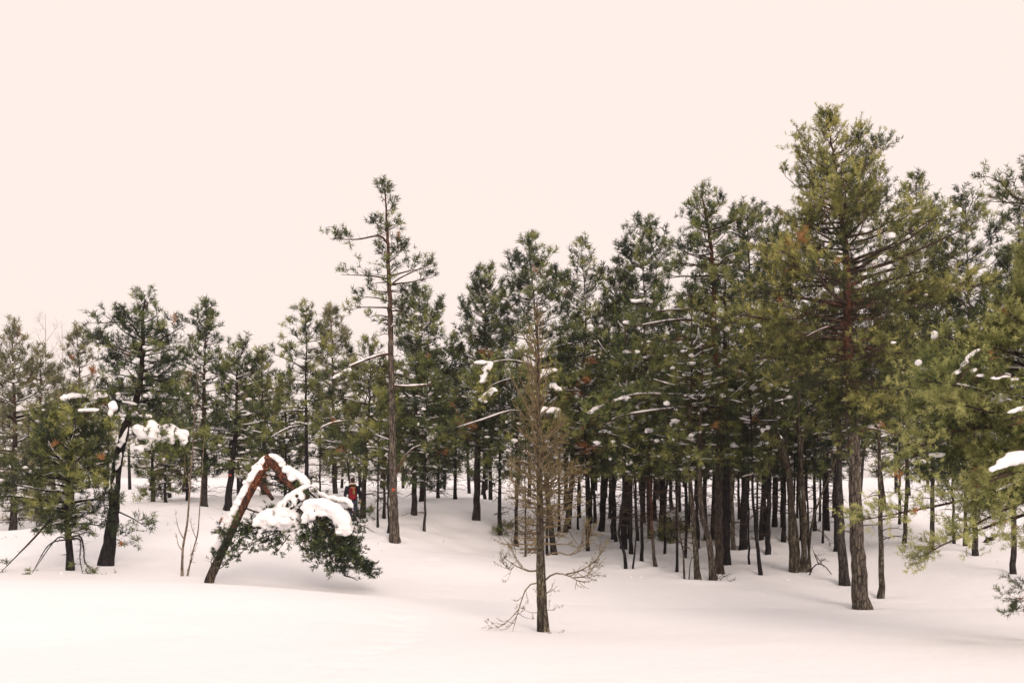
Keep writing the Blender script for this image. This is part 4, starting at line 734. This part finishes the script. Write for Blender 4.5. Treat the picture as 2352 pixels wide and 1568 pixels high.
twig_tree('bare_shrub', 'small leafless shrub at the foot of the splayed two-toed stem', 'shrub', 29.5, [([(1643, 1334), (1650, 1318), (1664, 1300)], 3, 1), ([(1646, 1334), (1662, 1326), (1682, 1318)], 2.5, 1)], [([(1645, 1332), (1655, 1322), (1668, 1322)], 1.5, 1.5, -.1), ([(1640, 1332), (1644, 1310), (1650, 1290)], 1.5, 1.2, -.1), ([(1650, 1334), (1668, 1335), (1685, 1330)], 1.5, 1.2, -.2)], M_TWIGD, M_TWIG, 23, tw=.3, trunk_name='stem')
twig_tree('fallen_branch', 'dark forked dead branch arched over the snow beside the grey clump', 'branch', 30.5, [([(1856, 1318), (1866, 1304), (1880, 1294), (1895, 1300), (1910, 1318)], 3.5, 2)], [([(1880, 1294), (1872, 1275), (1864, 1255)], 2.5, .5, 0), ([(1882, 1295), (1895, 1284), (1905, 1290)], 2, .5, .2)], M_TWIGD, M_TWIGD, 24, tw=.2, trunk_name='limb')
twig_tree('snag_twig', 'short dark stick poking from snow in front of the pale stout stem', 'twig', 30, [([(1582, 1306), (1586, 1290), (1592, 1278)], 3, 1.5)], [([(1604, 1260), (1616, 1252)], 2, .2, 0)], M_TWIGD, M_TWIGD, 25, tw=.1, trunk_name='limb')
twig_tree('far_birch', 'tall leafless birch, pale and faint against the sky at far left', 'birch tree', 150, [([(108, 1110), (106, 900), (104, 720)], 4, .6)], [([(106, 960 - 22 * i), (106 + (-1) ** i * (10 + 1.2 * i), 930 - 22 * i), (106 + (-1) ** i * (16 + 3.4 * (5 - abs(i - 5))), 880 - 18 * i)], .9, .3, .5) for i in range(10)], M_BIRCH, M_TAN, 26, tw=2.6, trunk_name='stem')
twig_tree('far_birch', 'smaller leafless birch right of the tall faint one at far left', 'birch tree', 145, [([(148, 1110), (146, 950), (142, 740)], 3, .5)], [([(146, 950 - 20 * i), (146 + (-1) ** i * 9, 925 - 20 * i), (146 + (-1) ** i * (14 + 2 * (5 - abs(i - 4))), 890 - 18 * i)], .8, .3, .5) for i in range(8)], M_BIRCH, M_TAN, 27, tw=2.8, trunk_name='stem')

twig_tree('uprooted_stump', 'dark uprooted stump lying on snow under the edge pine', 'stump', 38, [([(2258, 1252), (2268, 1240), (2282, 1236)], 13, 9), ([(2266, 1246), (2280, 1250), (2288, 1246)], 7, 3)], [([(2270, 1240), (2262, 1228), (2256, 1222)], 2, 1, 0), ([(2280, 1236), (2290, 1228), (2292, 1220)], 2, 1, 0)], M_BARKD, M_TWIGD, 33, tw=.15, trunk_name='wood')
def litter():
    rng = np.random.RandomState(8); ac = Acc()
    for _ in range(130):
        px = rng.uniform(0, 2352); d = rng.uniform(31, 46); b = P(px, 1300, d); b[2] = g1(b[0], d) - .03; h = rng.uniform(.03, .2)
        e = b + np.array([rng.normal(0, .12), rng.normal(0, .12), h]); tube(ac, limb_path(rng, b, e, n=4, wig=.12), np.linspace(.006, .002, 4), 3)
        if rng.uniform() < .5: m_ = (b + e) / 2; tube(ac, spline([m_, m_ + rng.normal(0, .08, 3) + UP * .05], 3), [.004, .003, .001], 3)
    o = build('twig_litter', ac, M_TWIGD, None, (0, 0, 0)); o['kind'] = 'stuff'; o['label'] = 'thin dead twigs poking through the snow under the trees'; o['category'] = 'twigs'
litter()
def lumps():
    rng = np.random.RandomState(18); ac = Acc(); st = [(P(a[2][0][0], a[2][0][1], a[1])) for a, k in TREES]
    for _ in range(160):
        b = st[rng.randint(len(st))] + rng.normal(0, 1.3, 3); r = rng.uniform(.015, .05)
        blob(ac, np.array([b[0], b[1], g1(b[0], b[1]) + r * .15]), (r * 1.3, r, r * .7), rng, .15, ICO1)
    o = build('snow_lumps', ac, M_SNOW, None, (0, 0, 0)); o['kind'] = 'stuff'; o['label'] = 'small lumps of snow fallen from the boughs'; o['category'] = 'snow'
lumps()
# ------------------------------------------------------------------ the walker
def plain(name, col, rough=.85):
    return make_plain(name, col, rough, .2)
def walker():
    d = 38; b = P(810, 1187, d); b[2] = g1(b[0], b[1]) - .10
    root = thing('person', b, 'person in dark jacket and blue jeans walking away between the trees', 'person')
    skin, coat, jean, hairm, fur, boot = plain('skin', (.55, .33, .25)), plain('coat_navy', (.014, .014, .022)), plain('denim', (.035, .05, .085)), plain('hair', (.05, .028, .02)), plain('fur_trim', (.62, .47, .36)), plain('boot', (.03, .022, .02))
    def fused(name, parts, vox, mat, sm=3):
        ac = Acc()
        for p in parts:
            if p[0] == 'e': V, Tt = ICO3; ac.add(V * np.array(p[2]) + np.array(p[1]), Tt)
            else: tube(ac, spline(np.array(p[1], float), 12), np.interp(np.linspace(0, 1, 12), np.linspace(0, 1, len(p[2])), p[2]), 14, flat=1.)
        return link(name, fuse(ac, vox, sm), mat, root)
    sh_l, el_l, wr_l = (-.19, 0, 1.43), (-.275, -.03, 1.15), (-.30, .06, .91)
    sh_r, el_r, wr_r = (.19, 0, 1.43), (.275, -.06, 1.16), (.30, -.06, .90)
    hips = [('t', [(-.09, 0, .93), (-.10, .10, .53), (-.10, -.02, .12)], [.085, .058, .045]), ('t', [(.09, 0, .93), (.10, .02, .53), (.10, -.16, .14)], [.085, .058, .045])]
    hand = []
    for w, s in ((wr_l, -1), (wr_r, 1)):
        w = np.array(w); hand += [('t', [w + (0, 0, .06), w, w + (0, .01, -.08)], [.026, .027, .034])]
        for i, l in enumerate((.075, .085, .08, .062)): hand.append(('t', [w + (0, .03 - .02 * i, -.07), w + (-s * .008, .034 - .02 * i, -.07 - l * .55), w + (-s * .03, .03 - .02 * i, -.07 - l)], [.0105, .0095, .007]))
        hand.append(('t', [w + (0, .025, -.03), w + (-s * .01, .05, -.07), w + (-s * .015, .052, -.10)], [.012, .011, .008]))
    fused('body', [('e', (0, .02, 1.635), (.076, .095, .118)), ('t', [(0, -.01, 1.44), (0, .01, 1.56)], [.06, .055]), ('e', (0, .115, 1.615), (.014, .02, .022)), ('e', (.08, .015, 1.625), (.012, .022, .032)), ('e', (-.08, .015, 1.625), (.012, .022, .032)),
        ('e', (0, 0, 1.22), (.15, .095, .26)), ('e', (0, 0, .97), (.15, .10, .14)), ('t', [sh_l, el_l, wr_l], [.05, .04, .028]), ('t', [sh_r, el_r, wr_r], [.05, .04, .028])] + hips + hand, .016, skin, 1)
    fused('jacket', [('e', (0, 0, 1.24), (.205, .135, .27)), ('e', (0, 0, .97), (.185, .135, .16)), ('e', (0, 0, 1.40), (.20, .11, .10)), ('t', [sh_l, el_l, (-.30, .045, .93)], [.085, .066, .052]), ('t', [sh_r, el_r, (.30, -.06, .92)], [.085, .066, .052])], .02, coat)
    fused('trousers', [('e', (0, 0, .92), (.165, .12, .12)), ('t', [(-.09, 0, .92), (-.10, .10, .53), (-.10, -.02, .10)], [.105, .078, .07]), ('t', [(.09, 0, .92), (.10, .02, .53), (.10, -.16, .12)], [.105, .078, .07])], .018, jean)
    fused('boot', [('t', [(-.10, -.03, .14), (-.10, -.03, .04)], [.06, .06]), ('e', (-.10, .04, .04), (.05, .13, .045))], .015, boot); fused('boot', [('t', [(.10, -.17, .17), (.10, -.17, .07)], [.06, .06]), ('e', (.10, -.10, .06), (.05, .13, .045))], .015, boot)
    fused('hair', [('e', (0, .0, 1.665), (.092, .105, .105)), ('e', (0, -.045, 1.60), (.08, .06, .10))], .014, hairm)
    ac = Acc(); th = np.linspace(0, 2 * np.pi, 22); rng = np.random.RandomState(3)
    tube(ac, np.stack([.105 * np.cos(th), -.04 + .085 * np.sin(th), 1.50 - .035 * np.sin(th)], -1), .036 + .008 * rng.normal(size=22).clip(-1, 1), 8); build('hood_trim', ac, fur, root)
    for s in (-1, 1): link('eye', fuse_small((s * .03, .108, 1.645), .010), boot, root)
    bag = thing('backpack', b + np.array([0, -.14, .95]), 'red backpack with yellowish top pocket on the walker\'s back', 'backpack')
    def bagpart(name, parts, col, vox=.015, sm=4):
        ac = Acc()
        for c, r in parts: V, Tt = ICO3; W = np.sign(V) * np.abs(V) ** .45; ac.add(W * np.array(r) + np.array(c), Tt)
        return link(name, fuse(ac, vox, sm), plain('bag_' + name, col), bag)
    bagpart('pack', [((.04, -.06, .20), (.145, .085, .24))], (.16, .010, .018)); bagpart('pocket', [((.05, -.155, .08), (.11, .03, .09))], (.20, .012, .022)); bagpart('top_flap', [((.05, -.07, .43), (.10, .07, .035)), ((.09, -.13, .37), (.045, .03, .05))], (.30, .11, .05)); bagpart('front_pocket', [((.10, -.155, .25), (.05, .022, .08))], (.22, .16, .06))
    for s in (-1, 1):
        ac = Acc(); tube(ac, spline(np.array([(s * .10, -.02, .44), (s * .12, .08, .52), (s * .13, .24, .44), (s * .13, .27, .22), (s * .15, .05, .05)]), 14), .022, 6, flat=.4); build('strap', ac, plain('bag_strap', (.03, .02, .025)), bag)
def fuse_small(c, r):
    ac = Acc(); V, Tt = ICO2; ac.add(V * r + np.array(c), Tt); o = build('e', ac, None); me = o.data; bpy.data.objects.remove(o); return me
walker()
# ------------------------------------------------------------------ thin winter haze
def haze():
    ac = Acc(); x0, x1, y0, y1, z0, z1 = -560, 560, -70, 830, -2.5, 22
    ac.add([(x0, y0, z0), (x1, y0, z0), (x1, y1, z0), (x0, y1, z0), (x0, y0, z1), (x1, y0, z1), (x1, y1, z1), (x0, y1, z1)], quads=[[3, 2, 1, 0], [4, 5, 6, 7], [0, 1, 5, 4], [1, 2, 6, 5], [2, 3, 7, 6], [3, 0, 4, 7]])
    m = bpy.data.materials.new('haze'); m.use_nodes = True; nt = m.node_tree; nt.nodes.clear()
    v = nt.nodes.new('ShaderNodeVolumePrincipled'); v.inputs['Color'].default_value = (.97, .93, .91, 1); v.inputs['Density'].default_value = .0005; v.inputs['Anisotropy'].default_value = .2
    o = nt.nodes.new('ShaderNodeOutputMaterial'); nt.links.new(v.outputs[0], o.inputs['Volume'])
    h = build('haze', ac, m, smooth=False); h['kind'] = 'stuff'; h['label'] = 'thin pale winter haze filling the air'
haze()
print('triangles', TRIS[0])
